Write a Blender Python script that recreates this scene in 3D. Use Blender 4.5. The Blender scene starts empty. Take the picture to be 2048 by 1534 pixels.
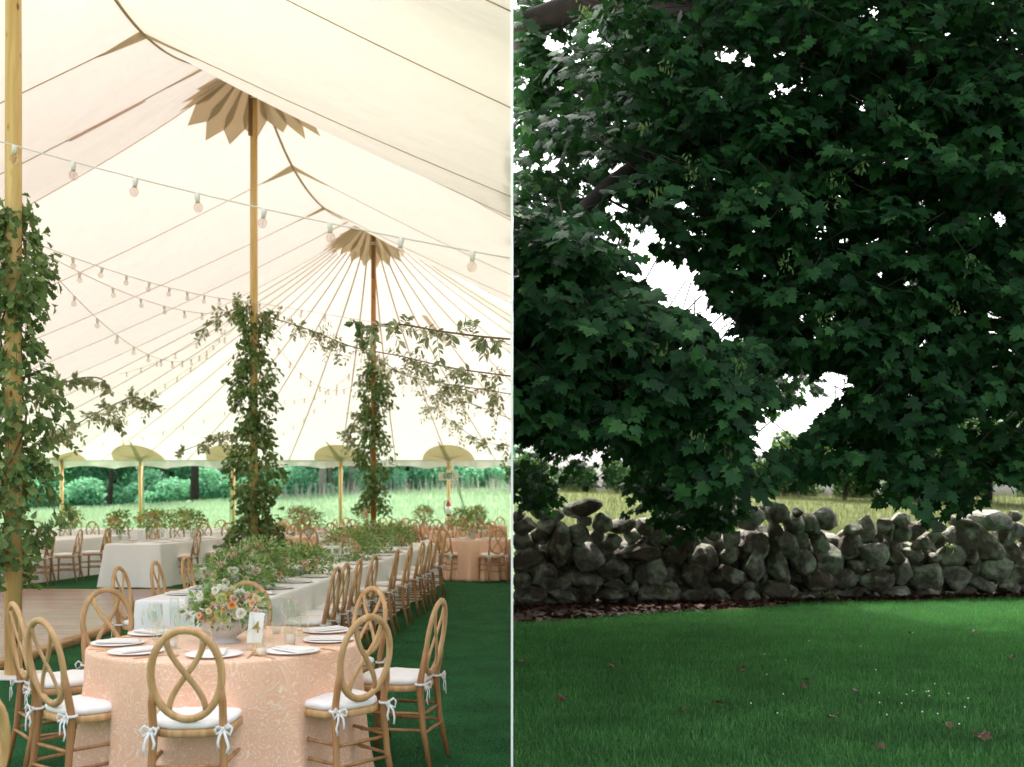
import bpy, math, random
import numpy as np
from mathutils import Vector, Matrix, Quaternion
from math import sin, cos, pi, radians, atan2, sqrt

# ------------------------------------------------------------------ camera, sky, sun, exposure
scene = bpy.context.scene
COL = scene.collection
F = 2135.0; HOR = 992.0; EYE = 1.55
cam_data = bpy.data.cameras.new('camera'); cam = bpy.data.objects.new('camera', cam_data); COL.objects.link(cam)
cam.location = (0, 0, EYE); cam.rotation_euler = (radians(90), 0, 0)
cam_data.sensor_width = 36; cam_data.lens = F / 2048 * 36
cam_data.shift_y = (HOR - 767) / 2048; cam_data.clip_start = 0.05; cam_data.clip_end = 2000
cam_data.dof.use_dof = True; cam_data.dof.focus_distance = 7.6; cam_data.dof.aperture_fstop = 2.5
scene.camera = cam
world = bpy.data.worlds.new('World'); scene.world = world; world.use_nodes = True
wn = world.node_tree; wn.nodes.clear()
SUN_EL = radians(58); SUN_DIR = Vector((0.05, 0.75, 0)).normalized()
SUN_VEC = Vector((SUN_DIR.x * cos(SUN_EL), SUN_DIR.y * cos(SUN_EL), sin(SUN_EL)))
sky = wn.nodes.new('ShaderNodeTexSky'); sky.sky_type = 'NISHITA'; sky.sun_disc = False
sky.sun_elevation = SUN_EL; sky.sun_rotation = atan2(SUN_VEC.x, SUN_VEC.y)
sky.air_density = 1.0; sky.dust_density = 6.0; sky.ozone_density = 1.0
hsv = wn.nodes.new('ShaderNodeHueSaturation'); hsv.inputs['Saturation'].default_value = 0.25
bg = wn.nodes.new('ShaderNodeBackground'); bg.inputs['Strength'].default_value = 0.15
wo = wn.nodes.new('ShaderNodeOutputWorld')
wn.links.new(sky.outputs[0], hsv.inputs['Color']); wn.links.new(hsv.outputs[0], bg.inputs[0]); wn.links.new(bg.outputs[0], wo.inputs[0])
sun_data = bpy.data.lights.new('sun', 'SUN'); sun_data.energy = 2.0; sun_data.angle = radians(1.5); sun_data.color = (1.0, 0.93, 0.84)
sun = bpy.data.objects.new('sun', sun_data); COL.objects.link(sun)
sun.rotation_euler = (-SUN_VEC).to_track_quat('-Z', 'Y').to_euler()
vs = scene.view_settings; vs.view_transform = 'Standard'; vs.look = 'None'; vs.gamma = 1; vs.use_curve_mapping = False
vs.exposure = 2.13
scene.cycles.max_bounces = 10; scene.cycles.transparent_max_bounces = 24
scene.cycles.diffuse_bounces = 5; scene.cycles.transmission_bounces = 6; scene.cycles.glossy_bounces = 4
scene.cycles.sample_clamp_indirect = 4.0
scene.cycles.use_denoising = True

# ------------------------------------------------------------------ helpers
rnd = random.Random(7); R = np.random.default_rng(11)
def P(px, py, Y): return Vector(((px - 1024) * Y / F, Y, EYE - (py - HOR) * Y / F))
def G(px, py):
    Y = EYE * F / (py - HOR); return Vector(((px - 1024) * Y / F, Y, 0))
def link(o, parent=None):
    COL.objects.link(o)
    if parent: o.parent = parent
    return o
def props(o, label=None, cat=None, group=None, kind=None):
    if label: o['label'] = label
    if cat: o['category'] = cat
    if group: o['group'] = group
    if kind: o['kind'] = kind
    return o
def empty(name, loc, label, cat, group=None, rz=0.0):
    o = bpy.data.objects.new(name, None); link(o); o.location = loc; o.rotation_euler = (0, 0, rz); o.empty_display_size = .1
    return props(o, label, cat, group)
class MB:
    def __init__(s): s.v = []; s.f = []; s.sm = []; s.mi = []; s.m = 0
    def add(s, vs_, fs, smooth=True):
        n = len(s.v); s.v.extend([tuple(v) for v in vs_])
        for f in fs: s.f.append([i + n for i in f]); s.sm.append(smooth); s.mi.append(s.m)
        return s
    def box(s, c, size, rot=None, bev=0.0):
        hx, hy, hz = [a / 2 for a in size]; b = min(bev, hx * .9, hy * .9, hz * .9)
        c = Vector(c)
        if b <= 0:
            vs_ = [Vector((x, y, z)) for x in (-hx, hx) for y in (-hy, hy) for z in (-hz, hz)]
            fs = [(0, 1, 3, 2), (4, 6, 7, 5), (0, 4, 5, 1), (2, 3, 7, 6), (0, 2, 6, 4), (1, 5, 7, 3)]
            if rot: vs_ = [rot @ v for v in vs_]
            return s.add([v + c for v in vs_], fs, False)
        rings = []
        for z, k in ((-hz, b), (-hz + b, 0), (hz - b, 0), (hz, b)):
            x, y = hx - k, hy - k; q = b - k * .7 if k else b * .6
            rings.append([(x, -y + q, z), (x, y - q, z), (x - q, y, z), (-x + q, y, z), (-x, y - q, z), (-x, -y + q, z), (-x + q, -y, z), (x - q, -y, z)])
        vs_ = [Vector(p) for r in rings for p in r]; fs = []
        for r in range(3):
            for i in range(8): j = (i + 1) % 8; fs.append((r * 8 + i, r * 8 + j, r * 8 + 8 + j, r * 8 + 8 + i))
        fs.append(tuple(reversed(range(8)))); fs.append(tuple(range(24, 32)))
        if rot: vs_ = [rot @ v for v in vs_]
        return s.add([v + c for v in vs_], fs, False)
    def tube(s, pts, rad, seg=8, closed=False, up=None, flat=None, caps=True):
        pts = [Vector(p) for p in pts]; n = len(pts)
        if not hasattr(rad, '__len__'): rad = [rad] * n
        vs_ = []; fs = []
        prev = None
        for i in range(n):
            a = pts[(i - 1) % n] if (closed or i > 0) else pts[i]; b = pts[(i + 1) % n] if (closed or i < n - 1) else pts[i]
            t = (b - a).normalized()
            u = Vector(up) if up else (prev if prev is not None else (Vector((0, 0, 1)) if abs(t.z) < .9 else Vector((1, 0, 0))))
            nrm = (u - t * u.dot(t))
            nrm = nrm.normalized() if nrm.length > 1e-6 else Vector((1, 0, 0)); prev = nrm
            bi = t.cross(nrm)
            ra = rad[i]; rb = ra * flat if flat else ra
            for k in range(seg):
                a_ = 2 * pi * (k + .5) / seg
                vs_.append(pts[i] + nrm * (cos(a_) * rb) + bi * (sin(a_) * ra))
        m = n if closed else n - 1
        for i in range(m):
            j = (i + 1) % n
            for k in range(seg):
                l = (k + 1) % seg; fs.append((i * seg + k, i * seg + l, j * seg + l, j * seg + k))
        if not closed and caps: fs.append(tuple(reversed(range(seg)))); fs.append(tuple(range((n - 1) * seg, n * seg)))
        return s.add(vs_, fs, True)
    def lathe(s, prof, seg=20, c=(0, 0, 0), fn=None):
        vs_ = []; fs = []; n = len(prof)
        for r, z in prof:
            for k in range(seg):
                a = 2 * pi * k / seg; rr = fn(r, z, a) if fn else r
                vs_.append((c[0] + rr * cos(a), c[1] + rr * sin(a), c[2] + z))
        for i in range(n - 1):
            for k in range(seg):
                l = (k + 1) % seg; fs.append((i * seg + k, i * seg + l, (i + 1) * seg + l, (i + 1) * seg + k))
        if prof[0][0] > 1e-4: fs.append(tuple(reversed(range(seg))))
        if prof[-1][0] > 1e-4: fs.append(tuple(range((n - 1) * seg, n * seg)))
        return s.add(vs_, fs, True)
    def grid(s, fn, nu, nv, smooth=True):
        vs_ = [fn(i / nu, j / nv) for i in range(nu + 1) for j in range(nv + 1)]
        fs = [(i * (nv + 1) + j, (i + 1) * (nv + 1) + j, (i + 1) * (nv + 1) + j + 1, i * (nv + 1) + j + 1) for i in range(nu) for j in range(nv)]
        return s.add(vs_, fs, smooth)
    def mesh(s, name, mats):
        me = bpy.data.meshes.new(name); me.from_pydata(s.v, [], s.f); me.polygons.foreach_set('use_smooth', s.sm)
        for m in (mats if isinstance(mats, (list, tuple)) else [mats]): me.materials.append(m)
        me.polygons.foreach_set('material_index', s.mi); me.update(); return me
    def obj(s, name, mats, parent=None, world_=False):
        o = bpy.data.objects.new(name, s.mesh(name, mats)); link(o, parent)
        if world_ and parent: o.location = -Vector(parent.location)
        return o
def bare(name, me, parent=None, loc=None, rot=None, world_=False):
    o = bpy.data.objects.new(name, me); link(o, parent)
    if loc is not None: o.location = Vector(loc) - (Vector(parent.location) if world_ and parent else Vector((0, 0, 0)))
    if rot is not None: o.rotation_euler = rot
    return o
def npmesh(name, V, Fa, mat, smooth=False):
    me = bpy.data.meshes.new(name); V = np.asarray(V, np.float32); Fa = np.asarray(Fa, np.int32); n, k = Fa.shape
    me.vertices.add(len(V)); me.vertices.foreach_set('co', V.ravel()); me.loops.add(n * k); me.loops.foreach_set('vertex_index', Fa.ravel())
    me.polygons.add(n); me.polygons.foreach_set('loop_start', np.arange(0, n * k, k, dtype=np.int32)); me.polygons.foreach_set('loop_total', np.full(n, k, np.int32))
    me.polygons.foreach_set('use_smooth', np.full(n, smooth)); me.materials.append(mat); me.update(calc_edges=True); return me
def copy_tree(o, parent=None):
    c = o.copy(); COL.objects.link(c)
    if parent: c.parent = parent
    for ch in KIDS.get(o.name, []): copy_tree(ch, c)
    return c
KIDS = {}
def remember(root):
    for o in [root] + list(root.children_recursive): KIDS[o.name] = list(o.children)
def norm(a): return a / np.maximum(np.linalg.norm(a, axis=-1, keepdims=True), 1e-9)
def frames(tip, nrm):
    y = norm(tip); z = norm(nrm - (nrm * y).sum(-1, keepdims=True) * y); x = np.cross(y, z)
    return np.stack([x, y, z], -1)          # columns
def scatter(TV, TF, pos, M, scale):
    n = len(pos); V = np.einsum('nij,kj->nki', M, TV) * scale[:, None, None] + pos[:, None, :]
    Fs = (TF[None] + (np.arange(n) * len(TV))[:, None, None]).reshape(-1, TF.shape[1]); return V.reshape(-1, 3), Fs
def leaves(parent, TV, TF, me_single, pos, M, scale, mat, key, cap=300, stuff='foliage', leafname='leaf', xmin=None):
    """the `cap` leaves with the largest key become parts, the rest one part of kind stuff"""
    base = np.array(parent.location)
    if xmin is not None: key = key - 1e6 * (pos[:, 0] < xmin + .16)
    order = np.argsort(-key); a = order[:cap]; b = order[cap:]
    for i in a:
        o = bpy.data.objects.new(leafname, me_single); link(o, parent)
        m = np.eye(4); m[:3, :3] = M[i] * scale[i]; m[:3, 3] = pos[i] - base; o.matrix_basis = Matrix(m.tolist())
    if len(b):
        V, Fs = scatter(TV, TF, pos[b] - base, M[b], scale[b])
        if xmin is not None: V[:, 0] = np.maximum(V[:, 0], xmin - base[0])
        o = bpy.data.objects.new(stuff, npmesh(stuff, V, Fs, mat)); link(o, parent); o['kind'] = 'stuff'

# ------------------------------------------------------------------ materials
def mat_new(name):
    m = bpy.data.materials.new(name); m.use_nodes = True; nt = m.node_tree; nt.nodes.clear()
    out = nt.nodes.new('ShaderNodeOutputMaterial'); return m, nt, out
def N(nt, t, **kw):
    n = nt.nodes.new('ShaderNode' + t)
    for k, v in kw.items():
        if k.startswith('i_'):
            key = k[2:].replace('_', ' '); n.inputs[int(key) if key.isdigit() else key].default_value = v
        else: setattr(n, k, v)
    return n
def ramp(nt, stops, interp='LINEAR'):
    r = nt.nodes.new('ShaderNodeValToRGB'); r.color_ramp.interpolation = interp; el = r.color_ramp.elements
    while len(el) < len(stops): el.new(0.5)
    for e, (p, c) in zip(el, stops): e.position = p; e.color = (*c, 1) if len(c) == 3 else c
    return r
def L(nt, a, b): nt.links.new(a, b)
def mat_plain(name, col, rough=.6, metal=0.0, var=.12, scale=6.0, bump=0.0, bscale=40, stretch=(1, 1, 1), objvar=0.0, spec=.5):
    m, nt, out = mat_new(name); b = N(nt, 'BsdfPrincipled', i_Roughness=rough, i_Metallic=metal); b.inputs['Specular IOR Level'].default_value = spec
    tc = N(nt, 'TexCoord'); mp = N(nt, 'Mapping'); mp.inputs['Scale'].default_value = stretch; L(nt, tc.outputs['Object'], mp.inputs[0])
    nz = N(nt, 'TexNoise', i_Scale=scale, i_Detail=5.0); L(nt, mp.outputs[0], nz.inputs['Vector'])
    c = np.array(col); r = ramp(nt, [(.25, tuple(c * (1 - var))), (.75, tuple(np.minimum(c * (1 + var), 1)))]); L(nt, nz.outputs[0], r.inputs[0])
    last = r.outputs[0]
    if objvar:
        oi = N(nt, 'ObjectInfo'); mr = N(nt, 'MapRange', i_3=1 - objvar, i_4=1 + objvar); L(nt, oi.outputs['Random'], mr.inputs[0])
        h = N(nt, 'HueSaturation'); L(nt, last, h.inputs['Color']); L(nt, mr.outputs[0], h.inputs['Value']); last = h.outputs[0]
    L(nt, last, b.inputs['Base Color'])
    if bump:
        n2 = N(nt, 'TexNoise', i_Scale=bscale, i_Detail=4.0); L(nt, mp.outputs[0], n2.inputs['Vector'])
        bp = N(nt, 'Bump', i_Strength=bump, i_Distance=.01); L(nt, n2.outputs[0], bp.inputs['Height']); L(nt, bp.outputs[0], b.inputs['Normal'])
    L(nt, b.outputs[0], out.inputs[0]); return m
def mat_leaf(name, stops, trans=.2, rough=.5, tcol=(.25, .4, .08), spec=.35, nsc=9.0, nv=.2):
    m, nt, out = mat_new(name); ge = N(nt, 'NewGeometry'); oi = N(nt, 'ObjectInfo')
    ad = N(nt, 'Math', operation='ADD'); fr = N(nt, 'Math', operation='FRACT'); L(nt, ge.outputs['Random Per Island'], ad.inputs[0]); L(nt, oi.outputs['Random'], ad.inputs[1]); L(nt, ad.outputs[0], fr.inputs[0])
    r = ramp(nt, stops); L(nt, fr.outputs[0], r.inputs[0])
    nz = N(nt, 'TexNoise', i_Scale=nsc, i_Detail=4.0); tc = N(nt, 'TexCoord'); L(nt, tc.outputs['Object'], nz.inputs['Vector'])
    mr = N(nt, 'MapRange', i_1=.3, i_2=.7, i_3=1 - nv, i_4=1 + nv); L(nt, nz.outputs[0], mr.inputs[0]); h = N(nt, 'HueSaturation'); L(nt, r.outputs[0], h.inputs['Color']); L(nt, mr.outputs[0], h.inputs['Value'])
    b = N(nt, 'BsdfPrincipled', i_Roughness=rough); b.inputs['Specular IOR Level'].default_value = spec; L(nt, h.outputs[0], b.inputs['Base Color'])
    t = N(nt, 'BsdfTranslucent', i_Color=(*tcol, 1)); mx = N(nt, 'MixShader', i_0=trans); L(nt, b.outputs[0], mx.inputs[1]); L(nt, t.outputs[0], mx.inputs[2]); L(nt, mx.outputs[0], out.inputs[0]); return m
def mat_cloth(name, col, trans=0.0, tcol=None, bump=.15, bscale=400, rough=.85, var=.03, bdist=.002):
    m, nt, out = mat_new(name); tc = N(nt, 'TexCoord'); nz = N(nt, 'TexNoise', i_Scale=1.3, i_Detail=4.0); L(nt, tc.outputs['Object'], nz.inputs['Vector'])
    c = np.array(col); r = ramp(nt, [(.3, tuple(c * (1 - var))), (.7, tuple(np.minimum(c * (1 + var), 1)))]); L(nt, nz.outputs[0], r.inputs[0])
    d = N(nt, 'BsdfDiffuse'); L(nt, r.outputs[0], d.inputs[0]); last = d.outputs[0]
    n2 = N(nt, 'TexNoise', i_Scale=bscale); L(nt, tc.outputs['Object'], n2.inputs['Vector']); bp = N(nt, 'Bump', i_Strength=bump, i_Distance=bdist); L(nt, n2.outputs[0], bp.inputs['Height']); L(nt, bp.outputs[0], d.inputs['Normal'])
    if trans:
        t = N(nt, 'BsdfTranslucent', i_Color=(*(tcol or col), 1)); L(nt, bp.outputs[0], t.inputs['Normal']); mx = N(nt, 'MixShader', i_0=trans); L(nt, d.outputs[0], mx.inputs[1]); L(nt, t.outputs[0], mx.inputs[2]); last = mx.outputs[0]
    L(nt, last, out.inputs[0]); return m
def mat_wood(name, c1, c2, axis=2, sc=1.0, knots=0.0, rough=.55, objvar=.12, coat=0.0):
    m, nt, out = mat_new(name); b = N(nt, 'BsdfPrincipled', i_Roughness=rough); tc = N(nt, 'TexCoord'); mp = N(nt, 'Mapping')
    s = [14 * sc] * 3; s[axis] = .9 * sc; mp.inputs['Scale'].default_value = s; oi = N(nt, 'ObjectInfo')
    va = N(nt, 'VectorMath', operation='ADD'); L(nt, tc.outputs['Object'], va.inputs[0]); L(nt, oi.outputs['Random'], va.inputs[1]); L(nt, va.outputs[0], mp.inputs[0])
    nz = N(nt, 'TexNoise', i_Scale=2.2, i_Detail=8.0, i_Distortion=.6); L(nt, mp.outputs[0], nz.inputs['Vector'])
    r = ramp(nt, [(.3, c2), (.5, tuple((np.array(c1) + np.array(c2)) / 2)), (.68, c1)]); L(nt, nz.outputs[0], r.inputs[0]); last = r.outputs[0]
    if knots:
        mp2 = N(nt, 'Mapping'); s2 = [1 / .16] * 3; s2[axis] = 1 / .42; mp2.inputs['Scale'].default_value = s2; L(nt, va.outputs[0], mp2.inputs[0])
        vo = N(nt, 'TexVoronoi', i_Scale=1.6); L(nt, mp2.outputs[0], vo.inputs['Vector'])
        kr = ramp(nt, [(.08, (1, 1, 1)), (.14, (.15, .15, .15)), (.22, (0, 0, 0))]); L(nt, vo.outputs['Distance'], kr.inputs[0])
        mx = N(nt, 'Mix', data_type='RGBA'); L(nt, kr.outputs[0], mx.inputs[0]); L(nt, last, mx.inputs[6]); mx.inputs[7].default_value = (c2[0] * knots, c2[1] * knots * .7, c2[2] * knots * .5, 1); last = mx.outputs[2]
    mr = N(nt, 'MapRange', i_3=1 - objvar, i_4=1 + objvar); L(nt, oi.outputs['Random'], mr.inputs[0]); h = N(nt, 'HueSaturation'); L(nt, last, h.inputs['Color']); L(nt, mr.outputs[0], h.inputs['Value'])
    L(nt, h.outputs[0], b.inputs['Base Color']); bp = N(nt, 'Bump', i_Strength=.15, i_Distance=.003); L(nt, nz.outputs[0], bp.inputs['Height']); L(nt, bp.outputs[0], b.inputs['Normal'])
    if coat: b.inputs['Coat Weight'].default_value = coat; b.inputs['Coat Roughness'].default_value = .22
    L(nt, b.outputs[0], out.inputs[0]); return m
def mat_glass(name, tint=(.97, .98, .97), f=.2, rough=.03):
    m, nt, out = mat_new(name); t = N(nt, 'BsdfTransparent', i_Color=(*tint, 1)); g = N(nt, 'BsdfGlossy', i_Roughness=rough, i_Color=(1, 1, 1, 1))
    lw = N(nt, 'LayerWeight', i_Blend=f); mr = N(nt, 'MapRange', i_3=.0, i_4=.32); L(nt, lw.outputs['Fresnel'], mr.inputs[0])
    mx = N(nt, 'MixShader'); L(nt, mr.outputs[0], mx.inputs[0]); L(nt, t.outputs[0], mx.inputs[1]); L(nt, g.outputs[0], mx.inputs[2]); L(nt, mx.outputs[0], out.inputs[0]); return m

M_canvas = mat_cloth('tent_canvas', (.93, .86, .825), trans=.118, tcol=(.98, .865, .825), bump=.9, bscale=2.2, bdist=.05, var=.02)
M_patch = mat_cloth('canvas_reinforcement', (.60, .48, .31), trans=.26, tcol=(.80, .68, .50), bump=.05, bscale=60)
M_patch2 = mat_cloth('canvas_reinforcement_double', (.50, .40, .27), trans=.21, tcol=(.76, .62, .43), bump=.05)
M_seam = mat_cloth('seam_webbing', (.55, .43, .27), trans=.15, tcol=(.6, .45, .28), bump=.05)
M_blockout = mat_cloth('white_blockout_canvas', (.85, .85, .83), bump=.05, bscale=60)
M_vinyl = mat_plain('clear_edge_vinyl', (.90, .88, .90), rough=.4, var=.08, scale=3)
M_white_cloth = mat_cloth('white_linen', (.86, .85, .86), bump=.1)
M_cushion = mat_cloth('white_cushion_fabric', (.88, .86, .85), bump=.1)
M_ribbon = mat_cloth('white_ribbon', (.84, .83, .84), bump=.05)
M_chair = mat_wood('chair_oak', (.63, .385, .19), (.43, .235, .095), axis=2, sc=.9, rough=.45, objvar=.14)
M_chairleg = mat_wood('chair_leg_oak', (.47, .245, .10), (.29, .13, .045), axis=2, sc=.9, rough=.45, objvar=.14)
M_pine = mat_wood('yellow_pine_pole', (.78, .53, .23), (.62, .37, .13), axis=2, sc=.7, knots=.35, rough=.5, objvar=.02)
M_cedar = mat_wood('orange_cedar_pole', (.50, .21, .05), (.34, .115, .02), axis=2, sc=.7, knots=.3, rough=.5, objvar=.02)
M_darkwood = mat_wood('dark_stained_splice', (.22, .09, .02), (.12, .05, .012), axis=2, sc=.8)
M_parquet = mat_wood('dance_floor_boards', (.27, .075, .042), (.12, .03, .018), axis=0, sc=1.2, rough=.34, objvar=.3, coat=.55)
M_trim = mat_wood('floor_edge_trim', (.50, .30, .13), (.36, .19, .07), axis=1, sc=1.0)
M_plate = mat_plain('white_porcelain', (.88, .87, .85), rough=.45, var=.01, spec=.3)
M_napkin = mat_cloth('blush_napkin', (.82, .76, .72), bump=.1)
M_gold = mat_plain('gold_cutlery', (.70, .46, .20), rough=.28, metal=1.0, var=.04)
M_paper = mat_plain('white_card', (.82, .81, .78), rough=.7, var=.01)
M_goldink = mat_plain('gold_ink', (.40, .27, .08), rough=.4, var=.05)
M_glass = mat_glass('drinking_glass'); M_bulb = mat_glass('bulb_glass', (.90, .85, .82), f=.3, rough=.08)
M_socket = mat_plain('pale_socket', (.78, .68, .62), rough=.5, var=.05)
M_cable = mat_plain('light_cable', (.76, .64, .58), rough=.6, var=.05)
M_filament = mat_plain('filament', (.75, .62, .45), rough=.4, metal=.5)
M_rope = mat_plain('white_rope', (.75, .72, .66), rough=.9, var=.1, scale=60)
M_urn = mat_plain('grey_stone_urn', (.52, .51, .50), rough=.7, var=.08, bump=.1)
M_wax = mat_plain('white_wax', (.85, .82, .76), rough=.4, var=.01)
M_stem = mat_plain('woody_stem', (.16, .09, .045), rough=.8, var=.2, scale=20)
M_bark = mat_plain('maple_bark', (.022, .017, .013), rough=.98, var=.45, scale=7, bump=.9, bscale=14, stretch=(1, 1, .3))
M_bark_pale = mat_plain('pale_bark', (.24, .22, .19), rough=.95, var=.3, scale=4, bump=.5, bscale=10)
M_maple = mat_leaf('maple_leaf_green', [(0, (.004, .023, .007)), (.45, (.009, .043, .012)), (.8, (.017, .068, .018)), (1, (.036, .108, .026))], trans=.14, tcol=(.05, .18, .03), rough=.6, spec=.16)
M_samara = mat_leaf('pale_samara', [(0, (.06, .12, .03)), (1, (.11, .18, .05))], trans=.15, tcol=(.3, .42, .1))
M_garland = mat_leaf('garland_oak_leaf', [(0, (.05, .095, .030)), (.4, (.10, .175, .05)), (.8, (.17, .245, .08)), (1, (.26, .33, .14))], trans=.22, tcol=(.22, .33, .07))
M_ruscus = mat_leaf('pale_garland_leaf', [(0, (.05, .11, .04)), (.4, (.11, .19, .07)), (.65, (.25, .31, .15)), (1, (.55, .52, .36))], trans=.3, tcol=(.55, .50, .30))
M_fern = mat_leaf('arrangement_greens', [(0, (.07, .17, .045)), (.5, (.18, .33, .09)), (.85, (.32, .45, .19)), (1, (.55, .6, .4))], trans=.3, tcol=(.28, .42, .08))
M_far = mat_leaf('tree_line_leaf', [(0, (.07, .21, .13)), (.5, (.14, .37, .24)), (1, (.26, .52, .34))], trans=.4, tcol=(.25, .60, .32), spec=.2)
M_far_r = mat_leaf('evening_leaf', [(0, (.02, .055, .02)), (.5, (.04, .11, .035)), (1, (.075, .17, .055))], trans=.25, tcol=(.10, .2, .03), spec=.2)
M_turfblade = mat_leaf('turf_blade', [(0, (.016, .090, .034)), (.5, (.032, .150, .052)), (1, (.07, .22, .08))], trans=.15, tcol=(.05, .22, .05), rough=.55)
M_grassblade = mat_leaf('lawn_blade', [(0, (.020, .088, .022)), (.55, (.042, .155, .036)), (.9, (.085, .23, .055)), (1, (.16, .29, .09))], trans=.25, tcol=(.08, .30, .05), rough=.6, nsc=1.7, nv=.42)
M_meadow = mat_leaf('meadow_blade', [(0, (.12, .22, .12)), (.5, (.20, .31, .18)), (.8, (.28, .37, .25)), (1, (.40, .40, .35))], trans=.3, tcol=(.3, .42, .24), rough=.8, spec=.1, nsc=.22, nv=.35)
M_hay = mat_leaf('dry_meadow_blade', [(0, (.05, .085, .025)), (.5, (.10, .125, .05)), (1, (.18, .175, .10))], trans=.3, tcol=(.14, .15, .06), rough=.8, spec=.1)
M_litter = mat_leaf('litter_leaf', [(0, (.018, .008, .005)), (.7, (.045, .02, .012)), (1, (.09, .045, .028))], trans=.05, tcol=(.1, .04, .02), spec=.05)  # darker copy of the dead leaf colour, stands in for crown shade
M_deadleaf = mat_leaf('dead_leaf', [(0, (.04, .018, .01)), (.6, (.09, .042, .022)), (1, (.16, .09, .055))], trans=.1, tcol=(.3, .12, .04))
FLC = {}
for nm, c, t in (('white', (.86, .84, .76), .25), ('cream', (.84, .76, .55), .3), ('peach', (.86, .60, .42), .3), ('orange', (.82, .40, .11), .3), ('lime', (.62, .68, .30), .3), ('pink', (.84, .62, .54), .3), ('yellow', (.85, .68, .22), .3)):
    FLC[nm] = mat_cloth(nm + '_petal', c, trans=t, tcol=c, bump=.05, var=.08)
def mat_jacquard():
    m, nt, out = mat_new('peach_jacquard'); tc = N(nt, 'TexCoord')
    nz = N(nt, 'TexNoise', i_Scale=6.0, i_Detail=1.5, i_Distortion=2.9); L(nt, tc.outputs['Object'], nz.inputs['Vector'])
    mul = N(nt, 'Math', operation='MULTIPLY', i_1=9.0); fr = N(nt, 'Math', operation='FRACT'); L(nt, nz.outputs[0], mul.inputs[0]); L(nt, mul.outputs[0], fr.inputs[0])
    r = ramp(nt, [(.0, (1, 1, 1)), (.13, (1, 1, 1)), (.2, (0, 0, 0)), (.86, (0, 0, 0)), (.95, (1, 1, 1))]); L(nt, fr.outputs[0], r.inputs[0])
    n3 = N(nt, 'TexNoise', i_Scale=60.0); L(nt, tc.outputs['Object'], n3.inputs['Vector']); m3 = N(nt, 'Math', operation='MULTIPLY'); L(nt, r.outputs[0], m3.inputs[0]); L(nt, n3.outputs[0], m3.inputs[1])
    mx = N(nt, 'Mix', data_type='RGBA'); L(nt, m3.outputs[0], mx.inputs[0]); mx.inputs[6].default_value = (.84, .49, .32, 1); mx.inputs[7].default_value = (.96, .80, .70, 1)
    b = N(nt, 'BsdfPrincipled', i_Roughness=.55); b.inputs['Sheen Weight'].default_value = .2; L(nt, mx.outputs[2], b.inputs['Base Color'])
    bp = N(nt, 'Bump', i_Strength=.2, i_Distance=.003); L(nt, m3.outputs[0], bp.inputs['Height']); L(nt, bp.outputs[0], b.inputs['Normal']); L(nt, b.outputs[0], out.inputs[0]); return m
M_jacq = mat_jacquard()
def mat_stone():
    m, nt, out = mat_new('field_stone'); tc = N(nt, 'TexCoord'); oi = N(nt, 'ObjectInfo'); va = N(nt, 'VectorMath', operation='ADD'); sc = N(nt, 'VectorMath', operation='SCALE', i_Scale=20.0)
    L(nt, oi.outputs['Random'], sc.inputs[0]); L(nt, tc.outputs['Object'], va.inputs[0]); L(nt, sc.outputs[0], va.inputs[1])
    n1 = N(nt, 'TexNoise', i_Scale=9.0, i_Detail=8.0, i_Roughness=.65); L(nt, va.outputs[0], n1.inputs['Vector'])
    n2 = N(nt, 'TexNoise', i_Scale=4.0, i_Detail=6.0); L(nt, va.outputs[0], n2.inputs['Vector'])
    base = ramp(nt, [(0, (.075, .052, .034)), (.35, (.10, .082, .058)), (.6, (.125, .115, .094)), (1, (.20, .19, .17))]); L(nt, oi.outputs['Random'], base.inputs[0])
    r1 = ramp(nt, [(.34, (.35, .35, .35)), (.5, (.85, .84, .8)), (.66, (1.25, 1.22, 1.12))]); L(nt, n1.outputs[0], r1.inputs[0]); mm = N(nt, 'Mix', data_type='RGBA', blend_type='MULTIPLY'); mm.inputs[0].default_value = 1; L(nt, base.outputs[0], mm.inputs[6]); L(nt, r1.outputs[0], mm.inputs[7])
    r2 = ramp(nt, [(.50, (0, 0, 0)), (.60, (1, 1, 1))]); L(nt, n2.outputs[0], r2.inputs[0]); m2 = N(nt, 'Mix', data_type='RGBA'); L(nt, r2.outputs[0], m2.inputs[0]); L(nt, mm.outputs[2], m2.inputs[6])
    m4 = N(nt, 'Mix', data_type='RGBA', blend_type='MULTIPLY'); m4.inputs[0].default_value = 1; m4.inputs[6].default_value = (.28, .31, .24, 1); L(nt, r1.outputs[0], m4.inputs[7]); L(nt, m4.outputs[2], m2.inputs[7])
    b = N(nt, 'BsdfPrincipled', i_Roughness=.85); L(nt, m2.outputs[2], b.inputs['Base Color']); bp = N(nt, 'Bump', i_Strength=.8, i_Distance=.03); L(nt, n1.outputs[0], bp.inputs['Height']); L(nt, bp.outputs[0], b.inputs['Normal']); L(nt, b.outputs[0], out.inputs[0]); return m
M_stone = mat_stone()
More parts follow.
